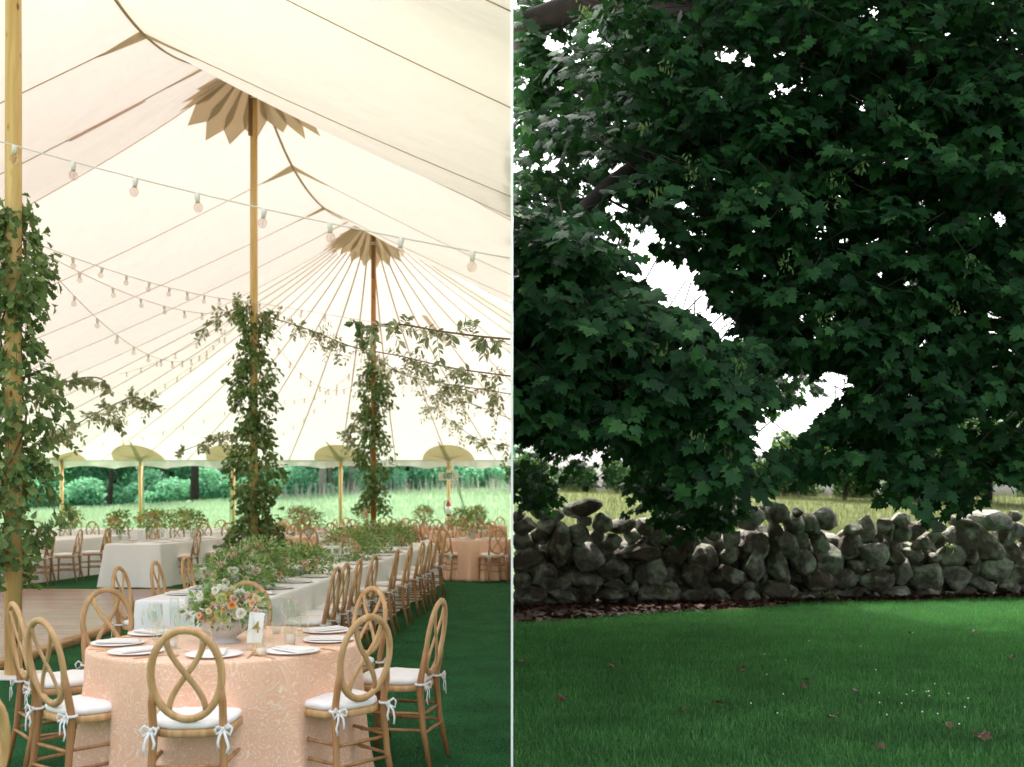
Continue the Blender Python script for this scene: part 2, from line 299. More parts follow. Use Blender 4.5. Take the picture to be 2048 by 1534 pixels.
def mat_ground():
    m, nt, out = mat_new('open_ground'); tc = N(nt, 'TexCoord'); nz = N(nt, 'TexNoise', i_Scale=.6, i_Detail=8.0); L(nt, tc.outputs['Object'], nz.inputs['Vector'])
    a = ramp(nt, [(.3, (.15, .26, .14)), (.7, (.25, .35, .21))]); b_ = ramp(nt, [(.3, (.07, .095, .035)), (.7, (.12, .13, .06))]); L(nt, nz.outputs[0], a.inputs[0]); L(nt, nz.outputs[0], b_.inputs[0])
    sx = N(nt, 'SeparateXYZ'); L(nt, tc.outputs['Object'], sx.inputs[0]); mr = N(nt, 'MapRange', i_1=-.6, i_2=.6); L(nt, sx.outputs[0], mr.inputs[0])
    mx = N(nt, 'Mix', data_type='RGBA'); L(nt, mr.outputs[0], mx.inputs[0]); L(nt, a.outputs[0], mx.inputs[6]); L(nt, b_.outputs[0], mx.inputs[7])
    b = N(nt, 'BsdfDiffuse'); L(nt, mx.outputs[2], b.inputs[0]); L(nt, b.outputs[0], out.inputs[0]); return m
M_ground = mat_ground()
M_turf = mat_plain('artificial_turf_mat', (.022, .105, .036), rough=.95, var=.35, scale=2.5, bump=.6, bscale=260, spec=.1)
M_lawnsoil = mat_plain('lawn_thatch', (.012, .045, .014), rough=.98, var=.4, scale=2.0, bump=.5, bscale=120, spec=.1)
M_soil = mat_plain('leafy_soil', (.045, .022, .012), rough=.98, var=.5, scale=14, bump=.7, bscale=60, spec=.1)
M_red = mat_plain('extinguisher_red', (.45, .02, .02), rough=.3, var=.03); M_black = mat_plain('black_rubber', (.02, .02, .02), rough=.5)
M_signbox = mat_plain('sign_housing', (.68, .62, .55), rough=.5, var=.02); M_signgreen = mat_plain('sign_green_letters', (.03, .22, .11), rough=.5, var=.02)
M_strap = mat_plain('guy_strap_webbing', (.28, .34, .26), rough=.8, var=.05)

# ------------------------------------------------------------------ ground
def sstep(x): x = np.clip(x, 0, 1); return x * x * (3 - 2 * x)
def gz(X, Y):
    rise = .40 + 1.50 * sstep((np.asarray(X) + 36) / 34) - .35 * sstep(np.asarray(X) / 20)
    return rise * sstep((np.asarray(Y) - 36) / 40)
xs = np.concatenate([np.linspace(-700, -60, 9), np.linspace(-50, 50, 51), np.linspace(60, 700, 9)]); ys = np.concatenate([np.linspace(-300, -20, 6), np.linspace(-10, 90, 41), np.linspace(110, 1500, 10)])
GX, GY = np.meshgrid(xs, ys, indexing='ij'); GZ = gz(GX, GY) - .004; nx, ny = GX.shape
idx = np.arange(nx * ny).reshape(nx, ny); Fq = np.stack([idx[:-1, :-1], idx[1:, :-1], idx[1:, 1:], idx[:-1, 1:]], -1).reshape(-1, 4)
ground = bpy.data.objects.new('ground', npmesh('ground', np.stack([GX, GY, GZ], -1).reshape(-1, 3), Fq, M_ground, True)); link(ground); ground['kind'] = 'structure'
def WY(X): return 14.75 + X * .23           # depth of the stone wall's face
WALLX = 0.006
lawn = MB(); lawn.grid(lambda u, v: (WALLX + .001 + u * 22, -14 + v * (WY(WALLX + u * 22) + .5 + 14), 0.0 + .012 * sin(u * 37 + v * 9)*0), 44, 30)
lo = lawn.obj('lawn', M_lawnsoil); lo['kind'] = 'structure'
soil = MB(); soil.grid(lambda u, v: (.008 + u * 9.5, WY(.008 + u * 9.5) - (1.5 * max(0, 1 - u * 2.3) ** .7 + .28 + .12 * sin(u * 23)) * (1 - v) + .9 * v, .004), 60, 4)
so = soil.obj('soil_bed', M_soil); so['kind'] = 'structure'
turf = MB(); turf.grid(lambda u, v: (-14.2 + u * (14.2 - .007), -8 + v * 41.5, .004), 2, 2)
to = turf.obj('artificial_turf', M_turf); to['kind'] = 'structure'
def blades(n, sx, hmin, hmax, w, mat, name, lean=.5, ground=None, straight=False):
    p = sx(n); n = len(p); h = R.uniform(hmin, hmax, n); a = R.uniform(0, 2 * pi, n); l = R.uniform(0, lean, n) * h; ww = R.uniform(.6, 1.3, n) * w
    b = R.uniform(0, 2 * pi, n); side = np.stack([np.cos(a), np.sin(a) * .5, np.zeros(n)], -1) * ww[:, None] / 2
    top = p + np.stack([np.cos(b) * l, np.sin(b) * l, h], -1); mid = p * .5 + top * .5 + np.stack([-np.cos(b) * l * .2, -np.sin(b) * l * .2, h * .05], -1)
    V = np.stack([p - side, p + side, mid - side * .8, mid + side * .8, top], 1).reshape(-1, 3); k = np.arange(n)[:, None] * 5
    Fs = np.concatenate([k + np.array([[0, 1, 3]]), k + np.array([[0, 3, 2]]), k + np.array([[2, 3, 4]])])
    o = bpy.data.objects.new(name, npmesh(name, V, Fs, mat)); link(o); o['kind'] = 'stuff'; return o
def region(x0f, x1f, y0, y1, power=1.0, keep=None):
    def f(n):
        u = R.random(n); Y = y0 * (y1 / y0) ** u if power else y0 + u * (y1 - y0)
        X = x0f(Y) + R.random(n) * (x1f(Y) - x0f(Y)); p = np.stack([X, Y, gz(X, Y)], -1)
        if keep is not None: p = p[keep(X, Y)]
        return p
    return f
def lawn_keep(X, Y):
    edge = WY(X) - (1.5 * np.maximum(0, 1 - X / 9.5 * 2.3) ** .7 + .28 + .12 * np.sin(X / 9.5 * 23)); d = edge - Y
    return (X > .012) & (d + R.normal(0, .10, len(X)) > 0)
g = blades(210000, region(lambda Y: Y * 0, lambda Y: Y * .50 + .2, 5.2, 17, 1, lawn_keep), .022, .055, .0055, M_grassblade, 'lawn_grass', .8); props(g, 'short dense green lawn grass in front of the stone wall', 'grass')
g = blades(32000, region(lambda Y: Y * .50 + .1, lambda Y: Y * .50 + 3.2, 4.5, 17, 1, lawn_keep), .03, .06, .009, M_grassblade, 'lawn_grass', .8); props(g, 'lawn grass at the right hand side of the lawn', 'grass')
g = blades(9000, region(lambda Y: Y * 0, lambda Y: Y * .50 + .2, 5.2, 14, 1, lawn_keep), .05, .095, .006, M_grassblade, 'tall_grass', .7); props(g, 'longer pale grass blades standing out of the mown lawn', 'grass')
g = blades(108000, region(lambda Y: -Y * .49, lambda Y: Y * 0 - .012, 4.4, 20, 1, lambda X, Y: ((X > -4.5) | (Y < 9.0) | (Y > 17.2))), .010, .020, .005, M_turfblade, 'turf_pile', .6); props(g, 'fine dark green pile of the artificial turf under the tent', 'turf')
g = blades(46000, region(lambda Y: -Y * .50, lambda Y: Y * 0 - .1, 38, 74, 1), .15, .45, .03, M_meadow, 'meadow_grass', .35); props(g, 'tall pale green meadow grass beyond the tent', 'meadow grass')
g = blades(500, region(lambda Y: -Y * .25, lambda Y: Y * 0 - .1, 66, 76, 1), .6, 1.4, .03, mat_leaf('dry_stalk', [(0, (.30, .28, .24)), (1, (.55, .50, .46))], .2, .8, (.4, .35, .3)), 'dry_stalks', .25); props(g, 'tall dry grey stalks along the foot of the tree line', 'weeds')
g = blades(42000, region(lambda Y: Y * 0 + .1, lambda Y: Y * .52, 17.5, 76, 1), .2, .6, .02, M_hay, 'hay_grass', .35); props(g, 'tall tan and green hay grass in the field behind the stone wall', 'field grass')
# ------------------------------------------------------------------ tent
EAVE = 2.66; XL = -14.0; YEND = 33.0; XCUT = -.008; HW = 10.3
PK = [(-4.6, 0.2, 7.75), (-4.26, 9.12, 7.70), (-3.87, 16.0, 7.90), (-3.20, 24.2, 7.63)]
def ridge(Y):
    if Y < PK[0][1]: return PK[0][0], PK[0][2] - .5 * min(1, (PK[0][1] - Y) / 4)
    for (x0, y0, z0), (x1, y1, z1), sg in ((PK[0], PK[1], .8), (PK[1], PK[2], 1.02), (PK[2], PK[3], .78)):
        if Y <= y1: t = (Y - y0) / (y1 - y0); return x0 + (x1 - x0) * t, z0 + (z1 - z0) * t - 4 * sg * t * (1 - t) * (1 + .5 * (1 - 2 * t) * (y0 > 5))
    return PK[3][0], PK[3][2]
def gprof(t): return .82 * t + .18 * t ** 2.2
def cone(X, Y): return sum(.24 * math.exp(-sqrt((X - p[0]) ** 2 + (Y - p[1]) ** 2) / .85) for p in PK[1:])
def roof_z(X, Y):
    if Y <= PK[3][1]:
        xr, rz_ = ridge(Y); u = (X - xr) / (XL - xr) if X < xr else (X - xr) / HW
        return EAVE + (rz_ - EAVE) * gprof(max(0, 1 - u)) + cone(X, Y)
    xr, rz_ = PK[3][0], PK[3][2]; u = (X - xr) / (XL - xr) if X < xr else (X - xr) / HW; w = (Y - PK[3][1]) / (YEND - PK[3][1])
    return EAVE + (rz_ - EAVE) * gprof(max(0, 1 - max(u, w))) + cone(X, Y)
tent = empty('tent', (-6.5, 33.0, 0), 'large cream sailcloth tent roof with tan seams and scalloped peak patches', 'tent')
SY = [5.9, 7.9, 9.8, 11.9, 13.95, 16.0, 18.05, 20.1, 22.15, 24.2]
def panel(fn, nu, nv):
    m = MB(); m.grid(fn, nu, nv); return m.obj('canvas_panel', M_canvas, tent, True)
def left_pt(Y, t, dz=0): xr, _ = ridge(Y); X = xr + (XL - xr) * t; return Vector((X, Y, roof_z(X, Y) + dz))
def right_pt(Y, t, dz=0): xr, _ = ridge(Y); X = xr + (XCUT - xr) * t; return Vector((X, Y, roof_z(X, Y) + dz))
def sag(v, t): return -.05 * sin(pi * v) * sin(pi * min(1, t * 1.0))
for a, b in zip(SY[:-1], SY[1:]):
    panel(lambda u, v: left_pt(a + (b - a) * v, u, sag(v, u)), 22, 6); panel(lambda u, v: right_pt(a + (b - a) * v, u, sag(v, u)), 12, 6)
pk = Vector((PK[3][0], PK[3][1], 0))
def ray_pt(E, r, dz=0):
    d = Vector((E[0], E[1], 0)) - pk
    if pk.x + d.x * r > XCUT: r = (XCUT - pk.x) / d.x
    q = pk + d * r; return Vector((q.x, q.y, roof_z(q.x, q.y) + dz))
ES = [(XL, 24.2), (XL, 26.2), (XL, 28.3), (XL, 30.6), (XL, YEND)] + [(x, YEND) for x in (-12.7, -11.5, -10.05, -8.6, -6.9, -5.3, -3.6, -1.96, -.5, 1.0, 2.6, 4.3, 6.0)] + [(8.5, YEND), (9.5, 30), (9.5, 27)]
for a, b in zip(ES[:-1], ES[1:]):
    panel(lambda u, v: ray_pt((a[0] + (b[0] - a[0]) * v, a[1] + (b[1] - a[1]) * v), u, sag(v, u) * .6), 16, 4)
# seams: webbing strips sewn just under the canvas
def seam(pts, w=.024, name='seam', mat=None):
    m = MB(); m.tube([p + Vector((0, 0, -.012)) for p in pts], w / 2, 6, up=(0, 0, 1), flat=.35); m.obj(name, mat or M_seam, tent, True)
for Y in SY:
    seam([left_pt(Y, i / 26) for i in range(27)]); seam([right_pt(Y, i / 14) for i in range(15)], .022)
for E in ES[1:-1]: seam([ray_pt(E, .08 + .92 * i / 20) for i in range(21)], .032)
ry = np.linspace(5.9, 24.2, 100); seam([Vector((ridge(y)[0], y, roof_z(ridge(y)[0], y) - .01)) for y in ry], .042, 'ridge_rope')
# thin extra panel lines on the right slope
# ridge reinforcement lens at every plain seam
for Y in (7.9, 11.9, 13.95, 18.05, 20.1, 22.15):
    xr, _ = ridge(Y); m = MB()
    def lens(u, v):
        t = -1 + 2 * u; X = xr + t * (.52 if t < 0 else .6); w = .10 * (1 - abs(t)) ** .8 + .004; yy = Y + (v - .5) * 2 * w
        return Vector((X, yy, roof_z(X, yy) - .022))
    m.grid(lens, 16, 2); m.obj('ridge_patch', M_patch, tent, True)
for (X0, Y0, a0) in ((-5.0, 13.95, 0), (-2.2, 24.2 + 2.4, 1)):
    m = MB()
    if a0 == 0: m.grid(lambda u, v: (lambda X, Y: Vector((X, Y, roof_z(X, Y) - .024)))(X0 - 1.0 * u + .2, Y0 + (v - .5) * .17), 6, 1)
    else: m.grid(lambda u, v: (lambda X, Y: Vector((X, Y, roof_z(X, Y) - .024)))(X0 + .45 * u + (v - .5) * .13, Y0 + .85 * u), 6, 1)
    m.obj('mending_patch', mat_cloth('pink_mend', (.80, .64, .56), .25, (.8, .6, .5)) if a0 == 0 else bpy.data.materials['pink_mend'], tent, True)
# scalloped star of reinforcement at each peak: pointed petals, alternately single and doubled cloth
def star(pkp, n, r_out, r_in, rd):
    cx, cy, cz = pkp
    for k in range(n):
        a0 = 2 * pi * (k + .5) / n; da = pi / n
        def pt(a, r, dz):
            X = cx + cos(a) * r; Y = cy + sin(a) * r; X = min(X, XCUT - .01); return Vector((X, Y, roof_z(X, Y) - dz))
        m = MB(); nr = 7
        for (aa, bb, mm, dz) in ((a0 - da, a0 + da, 0, .026), (a0 - da * .42, a0 + da * .42, 1, .034)):
            vs_ = []; m.m = mm
            for i in range(nr + 1):
                f = i / nr
                for s_ in (0, .5, 1):
                    a = aa + (bb - aa) * s_; rr = r_in + (r_out - r_in) * (1 - abs(s_ - .5) * 2)
                    if mm: a = a0 + da + (s_ - .5) * da * .95 * f; rr = r_in * (.8 + .2 * (1 - abs(s_ - .5) * 2)) 
                    vs_.append(pt(a, .05 + (rr - .05) * f, dz))
            m.add(vs_, [(i * 3 + j, i * 3 + j + 1, i * 3 + 4 + j, i * 3 + 3 + j) for i in range(nr) for j in (0, 1)])
        m.obj('peak_petal', [M_patch, M_patch2], tent, True)
    m = MB(); m.lathe([(.02, 0), (rd, 0)], 24); m.v = [(min(cx + x, XCUT), cy + y, roof_z(min(cx + x, XCUT), cy + y) - .042) for x, y, z in m.v]; m.obj('peak_ring', M_patch2, tent, True)
for p_, n in ((PK[2], 16), (PK[3], 22)): star(p_, n, 1.08, .87, .24)
star(PK[1], 16, 1.08, .98, .26)
# half-oval patches where the side poles meet the eave
SPX = [(-13.93, 0), (-11.5, 0), (-8.62, 0), (-5.3, 0), (-1.96, 0)]
for k, (X0, _) in enumerate(SPX):
    m = MB()
    def oval(u, v, k_=.80, d=.95, z=.02):
        a = pi * u; X = X0 + cos(a) * k_ * v; Y = YEND - .01 - sin(a) * d * v; X = max(min(X, XCUT - .01), XL + .02); return Vector((X, Y, roof_z(X, Y) - z))
    m.m = 0; m.grid(oval, 20, 4); m.m = 1
    m.grid(lambda u, v: (lambda X, Y: Vector((X, Y, roof_z(X, Y) - .03)))(max(XL + .02, X0 + (-.10 + .2 * v) * (1 - u * .8) - (.25 if k > 2 else -.1) * u), YEND - .02 - 1.15 * u), 6, 2)
    for s_ in (-1, 1): m.grid(lambda u, v: (lambda X, Y: Vector((X, Y, roof_z(X, Y) - .028)))(min(XCUT - .01, max(XL + .02, X0 + s_ * .6 * u)), YEND - .02 - (.04 + .32 * u) * 1.0 - .14 * v * (1 - u)), 4, 1)
    m.obj('eave_patch', [M_patch, M_patch2], tent, True)
# scalloped clear edging
m = MB()
def val(u, v):
    X = XL + u * (XCUT - XL); sc_ = abs(sin((X + 13.93) * pi / 1.62)); d = .18 + .09 * (1 - sc_); return Vector((X, YEND + .05 * sin(X * 9) * v + .01, EAVE - .0 - d * v))
m.grid(val, 220, 4); m.obj('edge_valance', M_vinyl, tent, True)
m = MB(); m.grid(lambda u, v: Vector((XL - .02 * sin(u * 80) * v, 4 + u * 29, EAVE - (.20 + .05 * (1 - abs(sin(u * 55)))) * v)), 220, 2); m.obj('edge_valance', M_vinyl, tent, True)
m = MB(); m.tube([(XL + (XCUT - XL) * i / 60, YEND, EAVE - .005) for i in range(61)], .022, 6); m.obj('eave_rope', M_rope, tent, True)
# white divider added between tent and lawn, keeps their light apart; seen edge on
m = MB(); nW = 60
for i in range(nW):
    y0 = 5.0 + i * 28.0 / nW; y1 = 5.0 + (i + 1) * 28.0 / nW
    z0 = roof_z(XCUT, y0) + .01; z1 = roof_z(XCUT, y1) + .01; w = WALLX - .001
    vs_ = [(-w, y0, .006), (w, y0, .006), (w, y0, z0), (-w, y0, z0), (-w, y1, .006), (w, y1, .006), (w, y1, z1), (-w, y1, z1)]
    fs = [(0, 3, 7, 4), (1, 5, 6, 2), (3, 2, 6, 7), (0, 4, 5, 1)]
    if i == 0: fs.append((0, 1, 2, 3))
    if i == nW - 1: fs.append((4, 7, 6, 5))
    m.add(vs_, fs, False)
wl = m.obj('added_divider', M_blockout); props(wl, 'thin white added divider seen edge on between tent and lawn', 'divider wall')

# poles
def pole(name, X, Y, r, top, mat, label, sides=10, splice=None, plate=True, lean=(0, 0)):
    t = empty(name, (X, Y, 0), label, 'tent pole', 'centre poles of the tent')
    m = MB(); m.tube([(0, 0, .02), (lean[0] * .5, 0, top * .5), (lean[0], 0, top)], [r, r * .97, r * .88], sides); m.obj('shaft', mat, t)
    if plate: m = MB(); m.box((0, 0, .018), (.42, .42, .02), bev=.004); m.obj('base_plate', M_paper, t)
    if splice:
        m = MB(); m.box((lean[0] - r * .55 * splice[1], -r * 1.02, top - splice[0] / 2 - .05), (r * .9, .03, splice[0]), Matrix.Rotation(.012, 3, 'Y'), bev=.004); m.obj('splice_board', M_darkwood, t)
        for zz in (top - .62, top - .66): m = MB(); m.tube([(lean[0] + cos(a) * r * 1.15, sin(a) * r * 1.15 - .008, zz + .02 * sin(a)) for a in np.linspace(0, 2 * pi, 15)[:-1]], .012, 5, closed=True); m.obj('rope_lashing', M_rope, t)
    return t
pole('tent_pole', -4.26, 9.12, .070, 8.0, M_pine, 'thick knotty yellow pole nearest the camera at the left edge', 8)
pole('tent_pole', -3.87, 16.0, .060, 8.18, M_pine, 'middle yellow centre pole rising behind the long white table', 10, (1.2, 1))
pole('tent_pole', -3.14, 24.2, .062, 7.92, M_cedar, 'farthest orange centre pole with greenery under the far peak', 10, (1.4, -.2))
for k, (X0, _) in enumerate(SPX):
    t = empty('side_pole', (X0, YEND + .02, 0), ['thin wooden side pole at the tent\'s far left corner', 'thin wooden side pole, second from the left, above the white tables', 'thin wooden side pole just left of the middle tent pole', 'thin pale side pole between the middle and the farthest tent poles', 'thin wooden side pole carrying the EXIT sign'][k], 'tent pole', 'side poles along the far eave')
    m = MB(); m.tube([(0, 0, .0), (0, 0, EAVE - .0)], .052, 10); m.obj('shaft', M_pine, t)
for k, (a, b, lb) in enumerate((((-11.45, 33.1, 2.6), (-12.2, 35.4, 0), 'grey guy strap beside the second side pole'), ((-8.7, 33.1, 2.6), (-9.4, 35.6, 0), 'grey guy strap left of the middle tent pole'), ((-5.35, 33.1, 2.6), (-5.75, 35.6, 0), 'grey guy strap beside the fourth side pole'), ((-1.9, 33.1, 2.6), (-1.25, 35.6, 0), 'grey guy strap slanting down right of the EXIT sign pole'))):
    m = MB(); m.tube([a, b], .045, 4, flat=.15, up=(0, 1, 0)); o = m.obj('guy_strap', M_strap); props(o, lb, 'strap', 'guy straps at the far eave')

# exit sign and extinguisher
es = empty('exit_sign', (-1.96, YEND - .12, 2.16), 'pale EXIT sign with green letters hung on the side pole', 'sign')
m = MB(); m.box((0, 0, 0), (.60, .06, .25), bev=.008); m.obj('housing', M_signbox, es)
def text_mesh(txt, size, name, mat, parent, loc, rot, ext=.004, sx=1.0):
    cu = bpy.data.curves.new(name, 'FONT'); cu.body = txt; cu.size = size; cu.extrude = ext; cu.align_x = 'CENTER'; cu.align_y = 'CENTER'; cu.offset = (.020 if name == 'letter' else .004) * size
    tmp = bpy.data.objects.new(name, cu); COL.objects.link(tmp); bpy.context.view_layer.update()
    me = bpy.data.meshes.new_from_object(tmp.evaluated_get(bpy.context.evaluated_depsgraph_get())); bpy.data.objects.remove(tmp)
    me.materials.clear(); me.materials.append(mat); o = bpy.data.objects.new(name, me); link(o, parent); o.location = loc; o.rotation_euler = rot; o.scale = (sx, 1, 1); return o
for ch, x in zip('EXIT', (-.115, -.035, .030, .088)): text_mesh(ch, .245, 'letter', M_signgreen, es, (x, -.036, 0), (radians(90), 0, 0), sx=.56 if ch != 'I' else .8)
text_mesh('>', .07, 'arrow', M_signgreen, es, (.155, -.036, 0), (radians(90), 0, 0))
for x in (-.235, .235): m = MB(); m.lathe([(.045, 0), (.055, .01), (.05, .03), (.0, .04)], 16); o = m.obj('lamp_head', M_signbox, es); o.location = (x, -.03, 0); o.rotation_euler = (radians(90), 0, 0)
m = MB(); m.tube([(0, 0, .1), (-.1, -.02, .16), (-.25, -.04, .15), (-.27, -.03, .3)], .008, 5); m.obj('power_cable', M_black, es)
fe = empty('fire_extinguisher', (-1.96, YEND - .13, .93), 'small red fire extinguisher with a white label hanging on the side pole', 'extinguisher')
m = MB(); m.lathe([(.0, 0), (.07, .0), (.078, .02), (.078, .36), (.06, .42), (.03, .45), (.03, .47)], 16); m.obj('cylinder', M_red, fe)
m = MB(); m.lathe([(.0795, .06), (.0795, .30)], 16); m.obj('label_band', M_paper, fe)
m = MB(); m.box((0, 0, .49), (.05, .05, .05)); m.box((0, -.06, .53), (.03, .14, .015)); m.box((0, -.05, .57), (.03, .12, .012), Matrix.Rotation(-.25, 3, 'X')); m.obj('valve_handle', M_socket, fe)
m = MB(); m.tube([(-.03, 0, .48), (-.12, 0, .44), (-.13, 0, .25), (-.10, -.02, .08)], .014, 6); m.obj('hose', M_black, fe)

# dance floor: boards and edge trim
df = empty('dance_floor', (-4.63, 9.0, 0), 'low glossy brown plank dance floor with a pale wooden edge', 'dance floor')
DX0, DX1, DY0, DY1 = -11.0, -4.66, 5.2, 16.85
bm_ = MB(); bm_.box((0, 0, 0), (1.214, .0, .0)) if False else None
bw = .235; bl = 1.22
m = MB(); m.box((0, 0, 0), (bl - .004, bw - .004, .03), bev=.003); board = m.mesh('board', M_parquet)
ny_ = int((DY1 - DY0) / bw); cnt = 0
for j in range(ny_):
    y = DY1 - (j + .5) * bw
    for i in range(6):
        x = DX1 - (i + .5) * bl - (0)
        if x < -y * .52 - .8: continue
        bare('board', board, df, (x, y, .055 + rnd.uniform(-.0012, .0012)), (rnd.uniform(-.002, .002), 0, 0), True); cnt += 1
m = MB(); m.box(((DX0 + DX1) / 2 - .5, (DY0 + DY1) / 2, .02), (DX1 - DX0 + .9, DY1 - DY0, .036)); m.obj('subfloor', M_trim, df, True)
for k in range(6):
    m = MB(); yk = DY0 + 1.945 * k; m.tube([(DX1 + .065, yk + .01, .03), (DX1 + .065, yk + 1.935, .03)], [.1, .1], 4, up=(0, 0, 1), flat=.55); m.obj('edge_ramp', M_trim, df, True)
m = MB(); m.tube([(DX0 - 1, DY1 + .06, .03), (DX1 + .1, DY1 + .06, .03)], [.1, .1], 4, up=(0, 0, 1), flat=.55); m.obj('edge_ramp', M_trim, df, True)
# ------------------------------------------------------------------ chairs
def ring_pts():
    pts = []
    for k in range(32):
        a = 2 * pi * k / 32; x = .158 * cos(a); z = .725 + .208 * sin(a); pts.append((x, -.195 - (z - .45) * .16, z))
    return pts
def chair_meshes():
    D = {}
    m = MB(); m.tube(ring_pts(), .0185, 8, closed=True, up=(0, 1, .15), flat=.75); D['back_ring'] = (m.mesh('back_ring', M_chair), )
    for s in (-1, 1):
        m = MB(); pts = []
        for k in range(13):
            t = -1 + 2 * k / 12; z = .725 + t * .172; x = s * .083 * sin(t * pi / 2) * (1 if abs(t) < 1 else 1); pts.append((x, -.195 - (z - .45) * .16 + .002 * s, z))
        m.tube(pts, .0145, 8, up=(0, 1, .15), flat=.5); D['lattice_bar%d' % s] = (m.mesh('lattice_bar', M_chair), )
    for s in (-1, 1):
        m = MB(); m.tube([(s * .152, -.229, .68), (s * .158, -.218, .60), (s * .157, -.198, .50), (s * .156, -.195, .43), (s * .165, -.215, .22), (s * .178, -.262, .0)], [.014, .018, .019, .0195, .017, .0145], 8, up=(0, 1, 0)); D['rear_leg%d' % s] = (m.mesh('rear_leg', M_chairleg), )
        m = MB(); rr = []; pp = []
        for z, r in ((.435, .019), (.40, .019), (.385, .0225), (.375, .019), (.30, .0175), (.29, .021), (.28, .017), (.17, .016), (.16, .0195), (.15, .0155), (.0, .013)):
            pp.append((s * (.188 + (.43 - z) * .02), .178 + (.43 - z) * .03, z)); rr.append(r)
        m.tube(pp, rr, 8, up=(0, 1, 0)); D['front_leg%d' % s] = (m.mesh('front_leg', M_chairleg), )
    def outline(k, sx=1.0, grow=0.0):
        a = 2 * pi * k / 36; c, s_ = cos(a), sin(a); e = .62
        x = abs(c) ** e * (1 if c > 0 else -1); y = abs(s_) ** e * (1 if s_ > 0 else -1)
        wx = (.172 + .036 * (y + 1) / 2 + grow) * sx; return x * wx, y * (.198 + grow)
    m = MB(); vs_ = []
    for z, g_ in ((.432, -.004), (.436, 0), (.462, 0), (.466, -.004)):
        for k in range(36): x, y = outline(k, 1, .008 + g_); vs_.append((x, y, z))
    fs = [(r * 36 + k, r * 36 + (k + 1) % 36, r * 36 + 36 + (k + 1) % 36, r * 36 + 36 + k) for r in range(3) for k in range(36)] + [tuple(reversed(range(36))), tuple(range(108, 144))]
    m.add(vs_, fs, True); D['seat'] = (m.mesh('seat', M_chair), )
    m = MB(); vs_ = []
    prof = [(.466, -.02), (.470, -.004), (.484, .004), (.499, 0), (.508, -.018), (.513, -.06), (.516, -.12)]
    for z, g_ in prof:
        for k in range(36):
            x, y = outline(k, 1, g_); w_ = .0022 * sin(k * 2.3 + z * 300); vs_.append((x + w_, y + w_, z + .0025 * sin(k * 1.7) * (z > .48)))
    n_ = len(prof); fs = [(r * 36 + k, r * 36 + (k + 1) % 36, r * 36 + 36 + (k + 1) % 36, r * 36 + 36 + k) for r in range(n_ - 1) for k in range(36)] + [tuple(range((n_ - 1) * 36, n_ * 36))]
    m.add(vs_, fs, True); D['cushion'] = (m.mesh('cushion', M_cushion), )
    # stretchers
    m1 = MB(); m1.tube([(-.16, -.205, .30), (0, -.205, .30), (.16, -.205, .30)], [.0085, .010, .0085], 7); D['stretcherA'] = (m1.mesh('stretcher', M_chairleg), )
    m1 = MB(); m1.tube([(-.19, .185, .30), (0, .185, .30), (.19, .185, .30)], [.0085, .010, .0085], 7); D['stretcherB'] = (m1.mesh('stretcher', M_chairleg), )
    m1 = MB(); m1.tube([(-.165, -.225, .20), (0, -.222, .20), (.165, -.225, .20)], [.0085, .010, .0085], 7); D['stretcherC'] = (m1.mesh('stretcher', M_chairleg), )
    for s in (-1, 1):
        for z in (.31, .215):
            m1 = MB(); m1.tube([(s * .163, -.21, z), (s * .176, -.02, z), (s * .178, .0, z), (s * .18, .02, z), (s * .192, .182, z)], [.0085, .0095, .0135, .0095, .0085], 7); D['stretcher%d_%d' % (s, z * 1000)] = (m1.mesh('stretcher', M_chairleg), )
    for s in (-1, 1):
        m = MB(); x0, y0, z0 = s * .160, -.218, .475
        m.tube([(x0 + cos(a) * .024, y0 + .022 + sin(a) * .026, z0) for a in np.linspace(0, 2 * pi, 11)[:-1]], .008, 4, closed=True, up=(0, 0, 1), flat=1.0)
        for (dx, dy, dz) in ((.045 * s, -.02, .022), (-.03 * s, -.035, .016)):      # bow loops
            m.tube([(x0, y0 - .006, z0), (x0 + dx * .6, y0 + dy, z0 + dz), (x0 + dx, y0 + dy, z0 + dz * .2), (x0 + dx * .8, y0 + dy, z0 - dz * 1.3), (x0, y0 - .008, z0 - .004)], .0075, 4, flat=.25, up=(0, 1, 0))
        for (dx, l_) in ((.018 * s, .11), (-.012 * s, .085)):
            m.tube([(x0, y0 - .008, z0), (x0 + dx, y0 - .028, z0 - l_ * .35), (x0 + dx * 1.6, y0 - .026, z0 - l_ * .7), (x0 + dx * 1.2, y0 - .03, z0 - l_)], .0085, 4, flat=.22, up=(0, 1, 0))
        m.box((x0, y0 - .012, z0), (.016, .014, .016), bev=.003); D['ribbon_tie%d' % s] = (m.mesh('ribbon_tie', M_ribbon), )
    return D
CH = chair_meshes()
def chair_thing():
    o = bpy.data.objects.new('banquet_chair', None); link(o); o.empty_display_size = .1
    for k, (me,) in CH.items(): link(bpy.data.objects.new(me.name.split('.')[0], me), o)
    return o
chair0 = chair_thing(); remember(chair0); used0 = [False]
